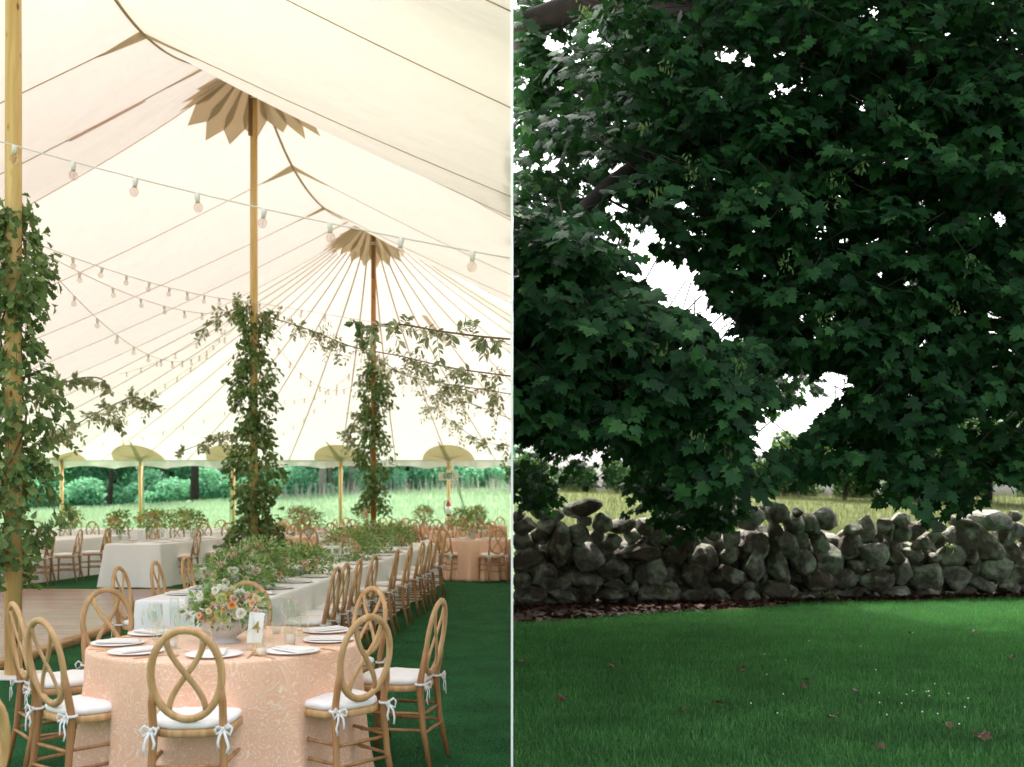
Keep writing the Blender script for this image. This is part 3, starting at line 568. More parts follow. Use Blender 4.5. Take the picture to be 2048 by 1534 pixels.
# far chairs: the same chair as one mesh
def joined_chair():
    m = MB()
    for k, (me,) in CH.items():
        m.m = 0 if me.materials[0] == M_chair else (1 if me.materials[0] == M_chairleg else 2)
        m.add([v.co for v in me.vertices], [list(p.vertices) for p in me.polygons], True)
    return m.mesh('banquet_chair', [M_chair, M_chairleg, M_cushion])
CHJ = joined_chair()
def chair(x, y, face, label, group, far=False):
    fx, fy = face; l = sqrt(fx * fx + fy * fy); fx /= l; fy /= l
    if far: o = bpy.data.objects.new('banquet_chair', CHJ); link(o)
    elif not used0[0]: o = chair0; used0[0] = True
    else: o = copy_tree(chair0)
    o.location = (x + fx * .24, y + fy * .24, .012); o.rotation_euler = (0, 0, atan2(-fx, fy)); props(o, label, 'chair', group); return o
T1 = (-1.576, 5.91)
def to_t(x, y, c=T1): return (c[0] - x, c[1] - y)
G1 = 'chairs around the peach table nearest the camera'
for (x, y, lb, f) in ((-1.48, 4.85, 'oval-backed wooden chair facing away at the centre front of the peach table', None), (-.735, 5.36, 'oval-backed wooden chair front right of the peach table, nearest the turf', (-.74, .67)),
        (-.44, 6.17, 'wooden chair seen side on at the right of the peach table', (-.97, .22)), (-.93, 6.97, 'wooden chair behind the front right chair, under the first long table chairs', (-.69, -.72)),
        (-1.84, 7.4, 'wooden chair hidden behind the big flower bowl, only its top showing', None), (-2.60, 6.86, 'wooden chair at the far left of the peach table, before the dance floor', (.65, -.7)),
        (-2.76, 5.98, 'wooden chair seen nearly side on beside the thick left pole', (.78, .62)), (-2.28, 5.22, 'oval-backed wooden chair at the front left of the peach table, back turned', (.62, .78)),
        (-1.66, 3.24, 'chair cut off by the lower left corner, only its back edge showing', (-.95, .3))):
    chair(x, y, f or to_t(x, y), lb, G1)
ORD = ['first', 'second', 'third', 'fourth', 'fifth', 'sixth', 'seventh', 'eighth', 'ninth', 'tenth', 'eleventh', 'twelfth']
LT_A = (-2.42, 8.24); LT_B = (-1.80, 18.5); ltd = Vector((LT_B[0] - LT_A[0], LT_B[1] - LT_A[1], 0)).normalized(); ltn = Vector((ltd.y, -ltd.x, 0))
for k, (Y, ro) in enumerate(((8.95, .0), (9.45, .05), (10.05, -.04), (10.72, .03), (11.95, .0), (12.75, -.05), (13.75, .04), (14.5, .0), (15.4, -.03), (16.3, .03))):
    X = -1.90 + .06 * (Y - 8.75) + (.37 if k < 4 else .40) + rnd.uniform(-.02, .03)
    chair(X, Y, (-1, .06 + ro + rnd.uniform(-.06, .06)), ORD[k] + ' chair from the near end, right side of the long white table', 'chairs on the right of the long table')
for k, Y in enumerate((8.97, 9.75, 10.5, 11.3, 12.4, 13.2, 14.3, 15.2)):
    X = -2.92 + .06 * (Y - 8.24) - .40; chair(X, Y, (1, .05 + rnd.uniform(-.12, .12)), ORD[k] + ' chair from the near end, left side of the long white table', 'chairs on the left of the long table')
# left rear tables
for k, Y in enumerate((18.7, 19.9, 20.9, 22.3)): chair(-5.52 + k * .22, Y, (-1, .06 * rnd.uniform(-1, 1)), ORD[k] + ' chair on the right side of the white table whose end faces the dance floor', 'chairs at the left rear white tables')
for k, Y in enumerate((18.4, 19.15, 20.0)): chair(-7.95 + k * .18, Y, (-1, .1 * rnd.uniform(-1, 1)), ORD[k] + ' chair on the right of the leftmost white table, side on', 'chairs at the left rear white tables')
chair(-7.30, 19.3, (1, .1), 'single chair left of the white table whose end faces the dance floor', 'chairs at the left rear white tables')
chair(-7.2, 21.6, (1, -.1), 'chair farther along the left of the white table facing the dance floor', 'chairs at the left rear white tables')
for k, X in enumerate((-11.3, -10.2, -9.2, -8.0)): chair(X, 27.6, (rnd.uniform(-.4, .4), -1), ORD[k] + ' chair in the far left row before the meadow, facing the camera', 'chairs in the far left row', True)
for k, X in enumerate((-7.3, -6.7, -6.2)): chair(X, 26.8, (rnd.uniform(-.4, .4), -1), ORD[k] + ' far chair from the left beside the middle tent pole, back to the meadow', 'chairs in the far left row', True)

# ------------------------------------------------------------------ tables and cloths
def round_cloth(c, r, h, mat, label, group, nf=19, clip=False, seed=0):
    rr = random.Random(seed); ph = [rr.uniform(0, 6.28) for _ in range(5)]
    m = MB(); seg = 168; prof = []
    for k in range(7): prof.append((r * (k + .01) / 7, h))
    for k in range(5): a = k / 4 * pi / 2; prof.append((r - .012 + .016 * sin(a), h - .016 + .016 * cos(a)))
    for k in range(1, 14): prof.append((r + .004, h - .016 - (h - .02) * k / 13))
    def fn(q, z, a):
        if z > h - .017: return q
        t = (h - z) / h; w = (sin(nf * a + ph[0]) + .55 * sin((nf // 2 + 1) * a + ph[1]) + .35 * sin(nf * 2.0 * a + ph[2])) * .5
        return q + t ** .9 * (.028 + .080 * w) + .01 * sin(3 * a + ph[3]) * t + (.03 * t ** 6)
    m.lathe(prof, seg, (0, 0, 0), fn)
    if clip: m.v = [(min(x, -.02 - c[0]), y, z) for x, y, z in m.v]
    o = m.obj('tablecloth', mat); o.location = (c[0], c[1], .008); props(o, label, 'tablecloth', group); return o
def table_under(c, r, h, label, group, clip=False):
    t = empty('round_table', (c[0], c[1], 0), label, 'table', group); m = MB(); m.lathe([(.01, h - .035), (r - .01, h - .035), (r - .01, h - .008), (.01, h - .008)], 40)
    if clip: m.v = [(min(x, -.03 - c[0]), y, z) for x, y, z in m.v]
    m.obj('tabletop', M_trim, t)
    for k in range(4): a = k * pi / 2 + .8; mm = MB(); xx = min(cos(a) * r * .6, -.05 - c[0]); mm.tube([(xx, sin(a) * r * .6, .012), (xx, sin(a) * r * .6, h - .04)], .015, 6); mm.obj('leg', M_socket, t)
TH = .735
table_under(T1, .705, TH, 'round table hidden under the near peach patterned cloth', 'round tables'); round_cloth(T1, .728, TH, M_jacq, 'peach jacquard cloth with white scrollwork, draped over the nearest round table', 'peach tablecloths', 15, seed=3)
FR = [((-.64, 19.9), .62, True, 'right edge, nearer'), ((-1.15, 24.6), .74, False, 'right side, farther'), ((-4.1, 21.6), .74, False, 'left of the orange pole'),
      ((-5.35, 26.6), .74, False, 'back, behind the middle pole'), ((-3.9, 28.6), .74, False, 'back centre'), ((-2.35, 28.3), .74, False, 'back, right of the orange pole'), ((-.85, 29.4), .70, True, 'back right corner')]
for k, (c, r, cl, w) in enumerate(FR):
    table_under(c, r - .004, TH, 'round table under peach cloth, ' + w, 'round tables', cl); round_cloth(c, r, TH, M_jacq, 'peach cloth on the round table, ' + w, 'peach tablecloths', 17, cl, seed=20 + k)
def long_cloth(cx, cy, w, l, rz, h, label, group, seed=0, leglabel=''):
    t = empty('banquet_table', (cx, cy, 0), leglabel, 'table', 'long tables', rz); m = MB(); m.box((0, 0, h - .025), (w - .03, l - .03, .03)); m.obj('tabletop', M_trim, t)
    for sx in (-1, 1):
        for sy in (-1, 1): mm = MB(); mm.tube([(sx * (w / 2 - .12), sy * (l / 2 - .2), .012), (sx * (w / 2 - .12), sy * (l / 2 - .2), h - .04)], .014, 6); mm.obj('leg', M_socket, t)
    rr = random.Random(seed); ph = [rr.uniform(0, 6) for _ in range(6)]
    pts = []; seg_l = max(24, int(l / .035)); seg_w = 28; hw, hl = w / 2, l / 2
    for i in range(seg_w): pts.append((-hw + w * i / seg_w, -hl, 0, -1))
    for i in range(seg_l): pts.append((hw, -hl + l * i / seg_l, 1, 0))
    for i in range(seg_w): pts.append((hw - w * i / seg_w, hl, 0, 1))
    for i in range(seg_l): pts.append((-hw, hl - l * i / seg_l, -1, 0))
    n = len(pts); m = MB(); vs_ = []; lev = [(0.0, h, .93), (.0, h, 1.0), (.006, h - .006, 1), (.009, h - .03, 1)] + [(.01, h - .03 - (h - .038) * k / 9, 1) for k in range(1, 10)]
    for (off, z, sc_) in lev:
        tt = (h - z) / h
        for i, (x, y, nx_, ny_) in enumerate(pts):
            s_ = i * .035; cd = min(abs(abs(x) - hw) + abs(abs(y) - hl), .4) / .4
            corner = max(0, 1 - cd) ** 2; wv = .5 * sin(s_ * 14 + ph[0]) + .5 * sin(s_ * 23.0 + ph[1]) * sin(s_ * 3 + ph[2]); amp = tt * (.022 + .05 * corner)
            kx = nx_ if nx_ else (1 if x > 0 else -1) * corner; ky = ny_ if ny_ else (1 if y > 0 else -1) * corner
            d = off + amp * (wv + .9) + tt * .02
            vs_.append((x * sc_ + kx * d, y * (sc_ if sc_ == 1 else 1 - (1 - sc_) * w / l) + ky * d, z))
    fs = [(r * n + k, r * n + (k + 1) % n, (r + 1) * n + (k + 1) % n, (r + 1) * n + k) for r in range(len(lev) - 1) for k in range(n)] + [tuple(reversed(range(n)))]
    m.add(vs_, fs, True); o = m.obj('tablecloth', M_white_cloth); o.location = (cx, cy, .008); o.rotation_euler = (0, 0, rz); props(o, label, 'tablecloth', group); return o
seglen = 2.5; tot = 10.3
for k in range(4):
    c = Vector((*LT_A, 0)) + ltd * (seglen / 2 + k * (seglen + .05)); w = ['nearest', 'second', 'third', 'farthest'][k]
    long_cloth(c.x, c.y, .98, seglen, atan2(-ltd.x, ltd.y), TH, 'white floor-length cloth on the %s section of the long central table' % w, 'white cloths of the long table', k, 'rectangular table under white cloth, %s section of the long row' % w)
for (cx, cy, w, l, rz, lb) in ((-6.15, 19.75, .96, 3.6, -.13, 'left rear table whose end faces the dance floor'), (-8.75, 20.0, .96, 4.6, -.12, 'leftmost long table behind the thick pole'), (-6.0, 24.6, 3.2, .9, 0, 'crosswise table behind the left rear tables'), (-9.4, 26.2, 4.4, .9, 0, 'far left crosswise table before the meadow')):
    long_cloth(cx, cy, w, l, rz, TH, 'white cloth on the ' + lb, 'white cloths of the left rear tables', int(cx * -10), 'rectangular table, the ' + lb)
# chairs round the far tables
GF = 'chairs around the far peach tables'
FCH = [(0, [(-1.23, 19.35), (-1.42, 20.3), (-.25, 18.95), (-.95, 20.75), (-.3, 20.85)]), (1, [(-2.18, 24.2), (-2.05, 25.2), (-1.45, 23.6), (-.55, 23.75), (-.5, 25.4), (-1.3, 25.7)]),
       (2, [(-5.05, 21.2), (-4.75, 20.75), (-3.9, 20.5), (-4.6, 22.55), (-3.3, 22.3), (-5.1, 22.0), (-3.05, 21.3)]), (3, [(-5.5, 25.5), (-6.2, 26.0), (-4.8, 25.75), (-4.55, 27.3), (-5.9, 27.6)]),
       (4, [(-4.1, 27.5), (-3.1, 27.8), (-3.6, 29.7), (-4.6, 29.6), (-2.95, 28.9)]), (5, [(-2.5, 27.2), (-1.55, 27.7), (-1.7, 29.2), (-2.9, 29.2), (-1.95, 27.3)]), (6, [(-.9, 28.35), (-1.75, 29.0), (-1.4, 30.3), (-.35, 30.3)])]
for ti, lst in FCH:
    c, r, cl, w = FR[ti]; a0 = None
    srt = sorted(lst, key=lambda q: atan2(q[0] - c[0], -(q[1] - c[1])))
    for k, (x, y) in enumerate(srt):
        chair(x, y, (c[0] - x + rnd.uniform(-.1, .1), c[1] - y + rnd.uniform(-.1, .1)), '%s chair from the left around the peach table, %s' % (ORD[k], w), GF, ti > 1)

for k, X in enumerate((-7.45, -6.85, -6.3, -5.7, -5.15, -4.7)): chair(X, 23.75, (rnd.uniform(-.3, .3), 1), ORD[k] + ' chair from the left on the near side of the crosswise white table', 'chairs at the crosswise rear tables', True)
for k, X in enumerate((-11.2, -10.55, -9.9, -9.2, -8.5, -7.8)): chair(X, 25.2, (rnd.uniform(-.3, .3), 1), ORD[k] + ' chair from the left on the near side of the far left crosswise table', 'chairs at the crosswise rear tables', True)
for k, (x, y) in enumerate(((-4.6, 23.6), (-4.05, 23.9), (-5.0, 24.3), (-2.6, 23.2), (-2.75, 25.9), (-4.0, 25.5), (-3.3, 26.4))): chair(x, y, (rnd.uniform(-1, 1), rnd.uniform(-1, .3)), ORD[k] + ' loosely turned chair standing between the far round tables', 'chairs between the far tables', True)
# ------------------------------------------------------------------ tableware
def m_(fn):
    m = MB(); fn(m); return m
plate_me = m_(lambda m: m.lathe([(.0, .004), (.07, .004), (.075, 0), (.088, .001), (.136, .010), (.142, .0125), (.139, .016), (.10, .009), (.085, .008), (.0, .008)], 36)).mesh('dinner_plate', M_plate)
def nap(m):
    m.box((0, 0, .006), (.105, .235, .007), bev=.003); m.box((.012, 0, .0125), (.085, .22, .006), Matrix.Rotation(.05, 3, 'Z'), bev=.003)
nap_me = m_(nap).mesh('folded_napkin', M_napkin)
def fork(m):
    m.box((0, -.03, .003), (.008, .12, .0025)); m.box((0, .045, .0035), (.020, .03, .0025), bev=.001)
    for x in (-.008, -.0027, .0027, .008): m.box((x, .078, .004), (.0028, .04, .002))
def knife(m): m.box((0, -.05, .003), (.010, .10, .004), bev=.001); m.box((0, .055, .0025), (.014, .115, .002), bev=.0008)
fork_me = m_(fork).mesh('gold_fork', M_gold); knife_me = m_(knife).mesh('gold_knife', M_gold)
def glass_meshes(kind):
    if kind == 'wine': bowl = [(.004, .088), (.022, .096), (.036, .118), (.041, .145), (.037, .180), (.031, .205)]; fr = .036
    elif kind == 'flute': bowl = [(.004, .088), (.018, .10), (.026, .13), (.028, .165), (.025, .205), (.022, .225)]; fr = .033
    else: bowl = [(.030, .004), (.032, .01), (.034, .06), (.036, .115)]; fr = 0
    b = [(r, z) for r, z in bowl] + [(r - .0012, z) for r, z in reversed(bowl)]
    A = m_(lambda m: m.lathe(b, 20)).mesh('bowl', M_glass)
    if not fr: return [('tumbler_glass', A)]
    B = m_(lambda m: m.lathe([(.0035, .086), (.003, .06), (.0035, .02), (.008, .008)], 10)).mesh('stem', M_glass)
    C_ = m_(lambda m: m.lathe([(.008, .007), (fr, .002), (fr, .0), (.0, 0)], 20)).mesh('foot', M_glass); return [('bowl', A), ('stem', B), ('foot', C_)]
GL = {k: glass_meshes(k) for k in ('wine', 'flute', 'tumbler')}
def joined(parts, name, mat):
    m = MB()
    for _, me in parts: m.add([v.co for v in me.vertices], [list(p.vertices) for p in me.polygons], True)
    return m.mesh(name, mat)
GLJ = {k: joined(v, 'wine_glass', M_glass) for k, v in GL.items()}
def glass(kind, x, y, z, label, group, parts=True):
    nm = {'wine': 'wine_glass', 'flute': 'champagne_flute', 'tumbler': 'water_tumbler'}[kind]
    if parts and kind != 'tumbler':
        o = bpy.data.objects.new(nm, None); link(o); o.location = (x, y, z); props(o, label, 'glass', group)
        for n_, me in GL[kind]: bare(n_, me, o)
    else: o = bare(nm, GLJ[kind]); o.location = (x, y, z); props(o, label, 'glass', group)
    return o
TZ = TH + .009
def setting(x, y, ang, who, group, full=True):
    c, s = cos(ang), sin(ang)      # ang: direction to the table centre, plate at x, y
    def at(dx, dy): return (x + c * dy - s * dx, y + s * dy + c * dx, TZ)
    rz = ang - pi / 2
    o = bare('dinner_plate', plate_me, None, (x, y, TZ)); props(o, 'white dinner plate ' + who, 'plate', 'dinner plates ' + group)
    o = bare('folded_napkin', nap_me, None, (x, y, TZ + .010), (0, 0, rz)); props(o, 'folded blush napkin on the plate ' + who, 'napkin', 'folded napkins ' + group)
    if full:
        o = bare('gold_fork', fork_me, None, at(.19, -.02), (0, 0, rz + rnd.uniform(-.08, .08))); props(o, 'gold fork left of the plate ' + who, 'fork', 'gold forks ' + group)
        o = bare('gold_knife', knife_me, None, at(-.18, -.02), (0, 0, rz + rnd.uniform(-.08, .08))); props(o, 'gold knife right of the plate ' + who, 'knife', 'gold knives ' + group)
        p = at(-.14, .18); glass('wine', *p, 'stemmed wine glass behind the plate ' + who, 'wine glasses ' + group)
        p = at(-.03, .21); glass('flute', *p, 'slim champagne flute behind the plate ' + who, 'flutes ' + group)
        p = at(.07, .20); glass('tumbler', *p, 'short water tumbler behind the plate ' + who, 'tumblers ' + group)
for (x, y, who) in ((-1.50, 5.38, 'at the centre front of the peach table'), (-1.13, 5.50, 'at the front right of the peach table'), (-1.02, 5.93, 'at the right of the peach table'), (-1.10, 6.33, 'at the back right of the peach table'),
                    (-1.70, 6.48, 'at the back of the peach table behind the flowers'), (-2.09, 6.22, 'at the back left of the peach table'), (-2.14, 5.80, 'at the left edge of the peach table'), (-1.93, 5.48, 'at the front left of the peach table')):
    setting(x, y, atan2(T1[1] - y, T1[0] - x), who, 'on the peach table')
for k, Y in enumerate((8.75, 9.3, 9.95, 10.6, 11.8, 12.6, 13.6, 14.4, 15.3, 16.2)):
    X = -1.93 + .06 * (Y - 8.24) - .17; who = '%s from near end, right side of long table' % ORD[k]
    o = bare('dinner_plate', plate_me, None, (X, Y, TZ)); props(o, 'white plate ' + who, 'plate', 'plates along the long table'); o = bare('folded_napkin', nap_me, None, (X, Y, TZ + .01), (0, 0, pi / 2)); props(o, 'folded napkin ' + who, 'napkin', 'napkins along the long table')
    for j, (kd, dx, dy) in enumerate((('wine', -.22, .10), ('wine', -.27, .22))): glass(kd, X + dx, Y + dy, TZ, 'wine glass, %s place, %s' % (('inner', 'outer')[j], who), 'glasses along the long table', k < 4)
    X2 = -2.90 + .06 * (Y - 8.24) + .17; who = who.replace('right', 'left')
    o = bare('dinner_plate', plate_me, None, (X2, Y, TZ)); props(o, 'white plate ' + who, 'plate', 'plates along the long table'); o = bare('folded_napkin', nap_me, None, (X2, Y, TZ + .01), (0, 0, pi / 2)); props(o, 'folded napkin ' + who, 'napkin', 'napkins along the long table')
    glass('wine', X2 + .22, Y - .10, TZ, 'wine glass, ' + who, 'glasses along the long table', k < 3); glass('tumbler', X2 + .15, Y + .16, TZ, 'tumbler, ' + who, 'tumblers along the long table')
# far tables: a few plates and glasses each
for k, (c, r, cl, w) in enumerate(FR):
    for j in range(6):
        a = j * pi / 3 + k * .4; x, y = c[0] + cos(a) * (r - .2), c[1] + sin(a) * (r - .2)
        if x > -.2: continue
        o = bare('dinner_plate', plate_me, None, (x, y, TZ)); props(o, '%s small white plate on the peach table, %s' % (ORD[j], w), 'plate', 'plates on the far peach tables')
        if k < 4 and x < -.35: glass('wine', x - cos(a) * .18, y - sin(a) * .18, TZ, '%s wine glass on the peach table, %s' % (ORD[j], w), 'glasses on the far peach tables', False)
for k in range(5):
    for s in (-.28, .28):
        y = 18.4 + k * .65; x = -6.15 + s - (y - 19.75) * -.13; o = bare('dinner_plate', plate_me, None, (x, y, TZ)); props(o, '%s plate on the %s side of the white table by the dance floor' % (ORD[k], 'left' if s < 0 else 'right'), 'plate', 'plates on the left rear tables')
        glass('wine', x - s * .5, y + .15, TZ, '%s wine glass on the %s side of the white table by the dance floor' % (ORD[k], 'left' if s < 0 else 'right'), 'glasses on the left rear tables', False)
# table card on a gold stand
tc_ = empty('table_number_card', (-1.345, 5.60, TZ), 'white table card with a gold 4 on a small brass stand', 'table card')
m = MB(); m.lathe([(.028, 0), (.028, .006), (.005, .012), (.004, .04), (.0, .042)], 16); m.obj('stand', M_gold, tc_)
m = MB(); m.box((0, 0, .115), (.078, .003, .16), Matrix.Rotation(.10, 3, 'Y')); o = m.obj('card', M_paper, tc_); o.rotation_euler = (0, 0, .35)
text_mesh('4', .085, 'numeral', M_goldink, tc_, (0.004, -.004, .115), (radians(90), 0, .35), .001)
# votives and floating candles
def votive(x, y, label, h=.065):
    t = empty('votive_candle', (x, y, TZ), label, 'candle', 'votive candles'); m = MB(); m.lathe([(.026, 0), (.028, .004), (.031, h), (.0295, h), (.026, .006), (0, .006)], 16); m.obj('glass_cup', M_glass, t)
    m = MB(); m.lathe([(.0, .007), (.024, .007), (.024, h * .55), (.0, h * .55)], 14); m.obj('wax', M_wax, t)
for k, (x, y, lb) in enumerate(((-1.27, 5.40, 'small votive candle in front of the gold 4 card'), (-1.20, 5.78, 'votive candle in clear glass right of the gold 4 card'), (-1.80, 5.66, 'votive candle left of the flower bowl on the peach table'), (-1.38, 6.25, 'votive candle behind the flower bowl'))): votive(x, y, lb, .065 if k != 1 else .10)
fcm = {}
def floating(x, y, h, label):
    t = empty('floating_candle_stand', (x, y, TZ), label, 'candle holder', 'stemmed floating candles on the long table')
    m = MB(); m.lathe([(.05, 0), (.05, .004), (.008, .012), (.005, h * .5), (.008, h - .01), (.045, h), (.058, h + .006), (.060, h + .125), (.0585, h + .125), (.056, h + .010), (0, h + .008)], 20); m.obj('stemmed_glass', M_glass, t)
    m = MB(); m.lathe([(.0, h + .07), (.038, h + .062), (.042, h + .08), (.036, h + .092), (0, h + .09)], 16); m.obj('floating_wax', M_wax, t)
    m = MB(); m.lathe([(.0, h + .012), (.054, h + .012), (.0545, h + .062), (0, h + .064)], 16); m.obj('water', M_glass, t)
for k, (px, Y, h) in enumerate(((438, 9.6, .16), (410, 9.2, .10), (540, 10.6, .20), (514, 10.2, .12), (600, 12.6, .13), (655, 12.2, .14), (645, 13.1, .2), (672, 11.9, .16), (692, 13.8, .18), (470, 8.9, .06), (745, 15.1, .2))):
    floating((px - 1024) * Y / F, Y, h, '%s floating candle on a glass stem from the near end of the long table' % ORD[k])

# ------------------------------------------------------------------ flowers
def rose_mesh(colr, seed, cup=.5, petals=16):
    rr = random.Random(seed); m = MB()
    for k in range(petals):
        lay = k / petals; a = k * 2.4; rad = .14 + .86 * lay; hgt = 1.15 - .75 * lay; op = .10 + .55 * lay * (1 - cup * .5); w = .34 + .42 * lay
        def pt(u, v):
            b = (u - .5) * 2; ang = a + b * w / max(rad, .25) * .9; q = rad * (.30 + .70 * sin(v * pi * .52)) + op * v * v * .55 + .03 * rr.random(); z = v * hgt * (1 - .16 * b * b) - .25 * lay * v ** 3
            return (q * cos(ang) * .62, q * sin(ang) * .62, z * .7 - .15)
        m.grid(pt, 3, 3)
    return m.mesh('bloom', FLC[colr])
ROSE = {(c, k): rose_mesh(c, k * 7 + len(c), .3 + .3 * k) for c in FLC for k in (0, 1)}
def daisy_ball(colr):
    m = MB()
    for k in range(26):
        z = 1 - 2 * (k + .5) / 26 * .85; a = k * 2.4; r_ = sqrt(max(0, 1 - z * z)); d = Vector((r_ * cos(a), r_ * sin(a), z)); t1 = d.orthogonal().normalized(); t2 = d.cross(t1)
        m.add([d * .45, d * .75 + t1 * .28, d * 1.0, d * .75 - t1 * .28, d * .75 + t2 * .28, d * .75 - t2 * .28], [(0, 1, 2, 3), (0, 4, 2, 5)], True)
    return m.mesh('bloom', FLC[colr])
POM = {c: daisy_ball(c) for c in ('lime', 'white', 'pink', 'peach', 'yellow')}
# small leaf templates
def tmpl(outline, fold=.12, curl=.0):
    v = [(0, 0, 0)] ; pts = outline
    V = [(0.0, .0, 0.0), (0, .5, -fold * .3), (0, 1.0, -curl)] + [(x, y, fold * abs(x) * 2 - curl * y * y) for x, y in pts] + [(-x, y, fold * abs(x) * 2 - curl * y * y) for x, y in pts]
    n = len(pts); Fs = []
    ri = [0] + list(range(3, 3 + n)) + [2]; le = [0] + list(range(3 + n, 3 + 2 * n)) + [2]
    for k in range(len(ri) - 1): Fs.append((1, ri[k], ri[k + 1])); Fs.append((1, le[k + 1], le[k]))
    return np.array(V), np.array(Fs)
TL_oval = tmpl([(.20, .3), (.24, .6)], .15, .1)
TL_oak = tmpl([(.05, .22), (.13, .35), (.10, .45), (.26, .60), (.20, .70), (.30, .86), (.12, .93)], .2, .18)
TL_fern = tmpl([(.12, .2), (.06, .3), (.15, .5), (.05, .6), (.09, .8)], .1, .25)
def single(T, name, mat): return npmesh(name, T[0], T[1], mat)
S_oak = single(TL_oak, 'leaf', M_garland); S_oval = single(TL_oval, 'leaf', M_ruscus); S_fern = single(TL_fern, 'leaf', M_fern); S_green = single(TL_oval, 'leaf', M_fern)
def bouquet(root, c, rad, blooms, nleaf, lsize, cap=60, fl=.030, upbias=.35, seed=0, spread=1.0, bm=1.0, ro=1.05):
    c = np.array(c, float); rad = np.array(rad, float); g_ = np.random.default_rng(seed)
    d = norm(g_.normal(size=(nleaf, 3)) + np.array([0, 0, upbias])); rr = g_.uniform(.35, ro, nleaf) ** .8
    pos = c + d * rad * rr[:, None]; tip = d + g_.normal(size=d.shape) * .45 * spread + np.array([0, 0, -.1]); nr = g_.normal(size=d.shape) * .6 + np.array([0, -.3, 1.0])
    M = frames(tip, nr); sc = lsize * g_.uniform(.6, 1.3, nleaf); keep = pos[:, 0] < -.04; pos, M, sc = pos[keep], M[keep], sc[keep]
    leaves(root, *TL_oval, S_green, pos, M, sc, M_fern, -pos[:, 1] * 1.0 + pos[:, 2] + g_.normal(size=len(pos)) * .1, cap, 'greenery', 'leaf')
    for (col, n_) in blooms:
        for k in range(int(n_ * bm)):
            dd = norm(g_.normal(size=3) + np.array([0, -.75, upbias + .2])); p = c + dd * rad * g_.uniform(.72, 1.0)
            if p[0] > -.06: continue
            me = POM[col] if (col in POM and g_.random() < .35) else ROSE[(col, int(g_.random() < .5))]
            o = bare('bloom', me, root, p, None, True); o.rotation_euler = Vector(dd.tolist()).to_track_quat('Z', 'Y').to_euler(); s = fl * g_.uniform(.75, 1.25); o.scale = (s, s, s)
def stems_up(root, c, n, h, seed, col='pink'):
    g_ = np.random.default_rng(seed); m = MB(); fl = MB()
    for k in range(n):
        a = g_.uniform(0, 6.28); r_ = g_.uniform(.0, .16); l = g_.uniform(.7, 1.2) * h; p0 = Vector(c) + Vector((cos(a) * r_ * .5, sin(a) * r_ * .5, 0)); p1 = p0 + Vector((cos(a) * r_ * .8, sin(a) * r_ * .8, l)); m.tube([p0, (p0 + p1) / 2, p1], .0022, 4)
        for j in range(9):
            q = p0.lerp(p1, .45 + .055 * j); rr = .016 * (1.1 - j / 10); vv = [(q.x + g_.normal() * rr, q.y + g_.normal() * rr, q.z + g_.normal() * rr) for _ in range(6)]; fl.add(vv, [(0, 1, 2), (3, 4, 5), (1, 3, 5), (0, 2, 4)], False)
    m.obj('flower_stem', M_fern, root, True); o = fl.obj('floret', FLC[col], root, True); o['kind'] = 'stuff'
fb = empty('flower_bowl', (-1.59, 5.90, TZ), 'grey footed bowl of white, peach and orange flowers on the nearest peach table', 'flower arrangement')
m = MB(); m.lathe([(.09, 0), (.09, .008), (.06, .02), (.07, .03), (.115, .06), (.135, .11), (.138, .13), (.130, .13), (.11, .07), (0, .05)], 32); m.obj('bowl', M_urn, fb)
m = MB(); [m.tube([(.02 * k - .05, .01 * (k % 3), .08), (.06 * (k - 2.5), -.04 + .02 * k, .30)], .003, 4) for k in range(6)]; m.obj('stem', M_fern, fb)
bouquet(fb, (-1.58, 5.90, TZ + .185), (.215, .18, .115), [('white', 14), ('cream', 12), ('peach', 6), ('yellow', 4), ('lime', 4), ('pink', 4)], 750, .042, 120, .043, .15, 5)
for (px, py, c, s) in ((464, 1210, 'orange', .030), (447, 1218, 'orange', .026), (482, 1226, 'white', .044), (443, 1197, 'lime', .034), (505, 1205, 'peach', .034), (512, 1222, 'pink', .030), (417, 1222, 'cream', .026), (398, 1230, 'peach', .026), (400, 1190, 'white', .034), (430, 1180, 'white', .03)):
    p = P(px, py, 5.70); o = bare('bloom', ROSE[(c, 1)] if c != 'lime' else POM['lime'], fb, p, None, True); o.scale = (s, s, s); o.rotation_euler = (radians(60), 0, rnd.uniform(-.5, .5))
LTG = 'greenery centrepieces along the long table'
for k, (px, pyc, Y, rw, rh, fl_, lb) in enumerate(((472, 1128, 9.0, .26, .20, [('pink', 7), ('cream', 9), ('white', 8)], 'loose greenery with pale pink stock at the near end of the long table'),
        (520, 1105, 9.9, .24, .24, [('white', 6), ('peach', 7), ('pink', 7)], 'airy bunch of greens and foxgloves behind the near end centrepiece'),
        (600, 1120, 10.9, .30, .17, [('cream', 6), ('peach', 5)], 'wide bushy fern mound in the middle of the long table'),
        (700, 1090, 13.4, .32, .24, [('peach', 6), ('cream', 6), ('pink', 3)], 'fern and peach flower mound past the middle of the long table'),
        (745, 1080, 15.0, .28, .26, [('peach', 5), ('cream', 4)], 'tall peach and green mound before the orange pole'), (795, 1070, 17.3, .26, .2, [('cream', 4), ('peach', 3)], 'small green mound at the far end of the long table'))):
    x = (px - 1024) * Y / F; t = empty('table_greenery', (x, Y, TZ), lb, 'flower arrangement', LTG)
    m = MB(); m.lathe([(0, 0), (.10, 0), (.12, .05), (.115, .05), (0, .03)], 16); m.obj('tray', M_urn, t)
    bouquet(t, (x, Y, TZ + rh * .72), (rw, rw * 1.25, rh * .85), fl_, 1500, .044, 60, .040, .35, 30 + k, 1.0, 1.7, 1.3); stems_up(t, (x, Y, TZ + rh * .8), 7, .26, 40 + k, ('pink', 'cream', 'lime')[k % 3])
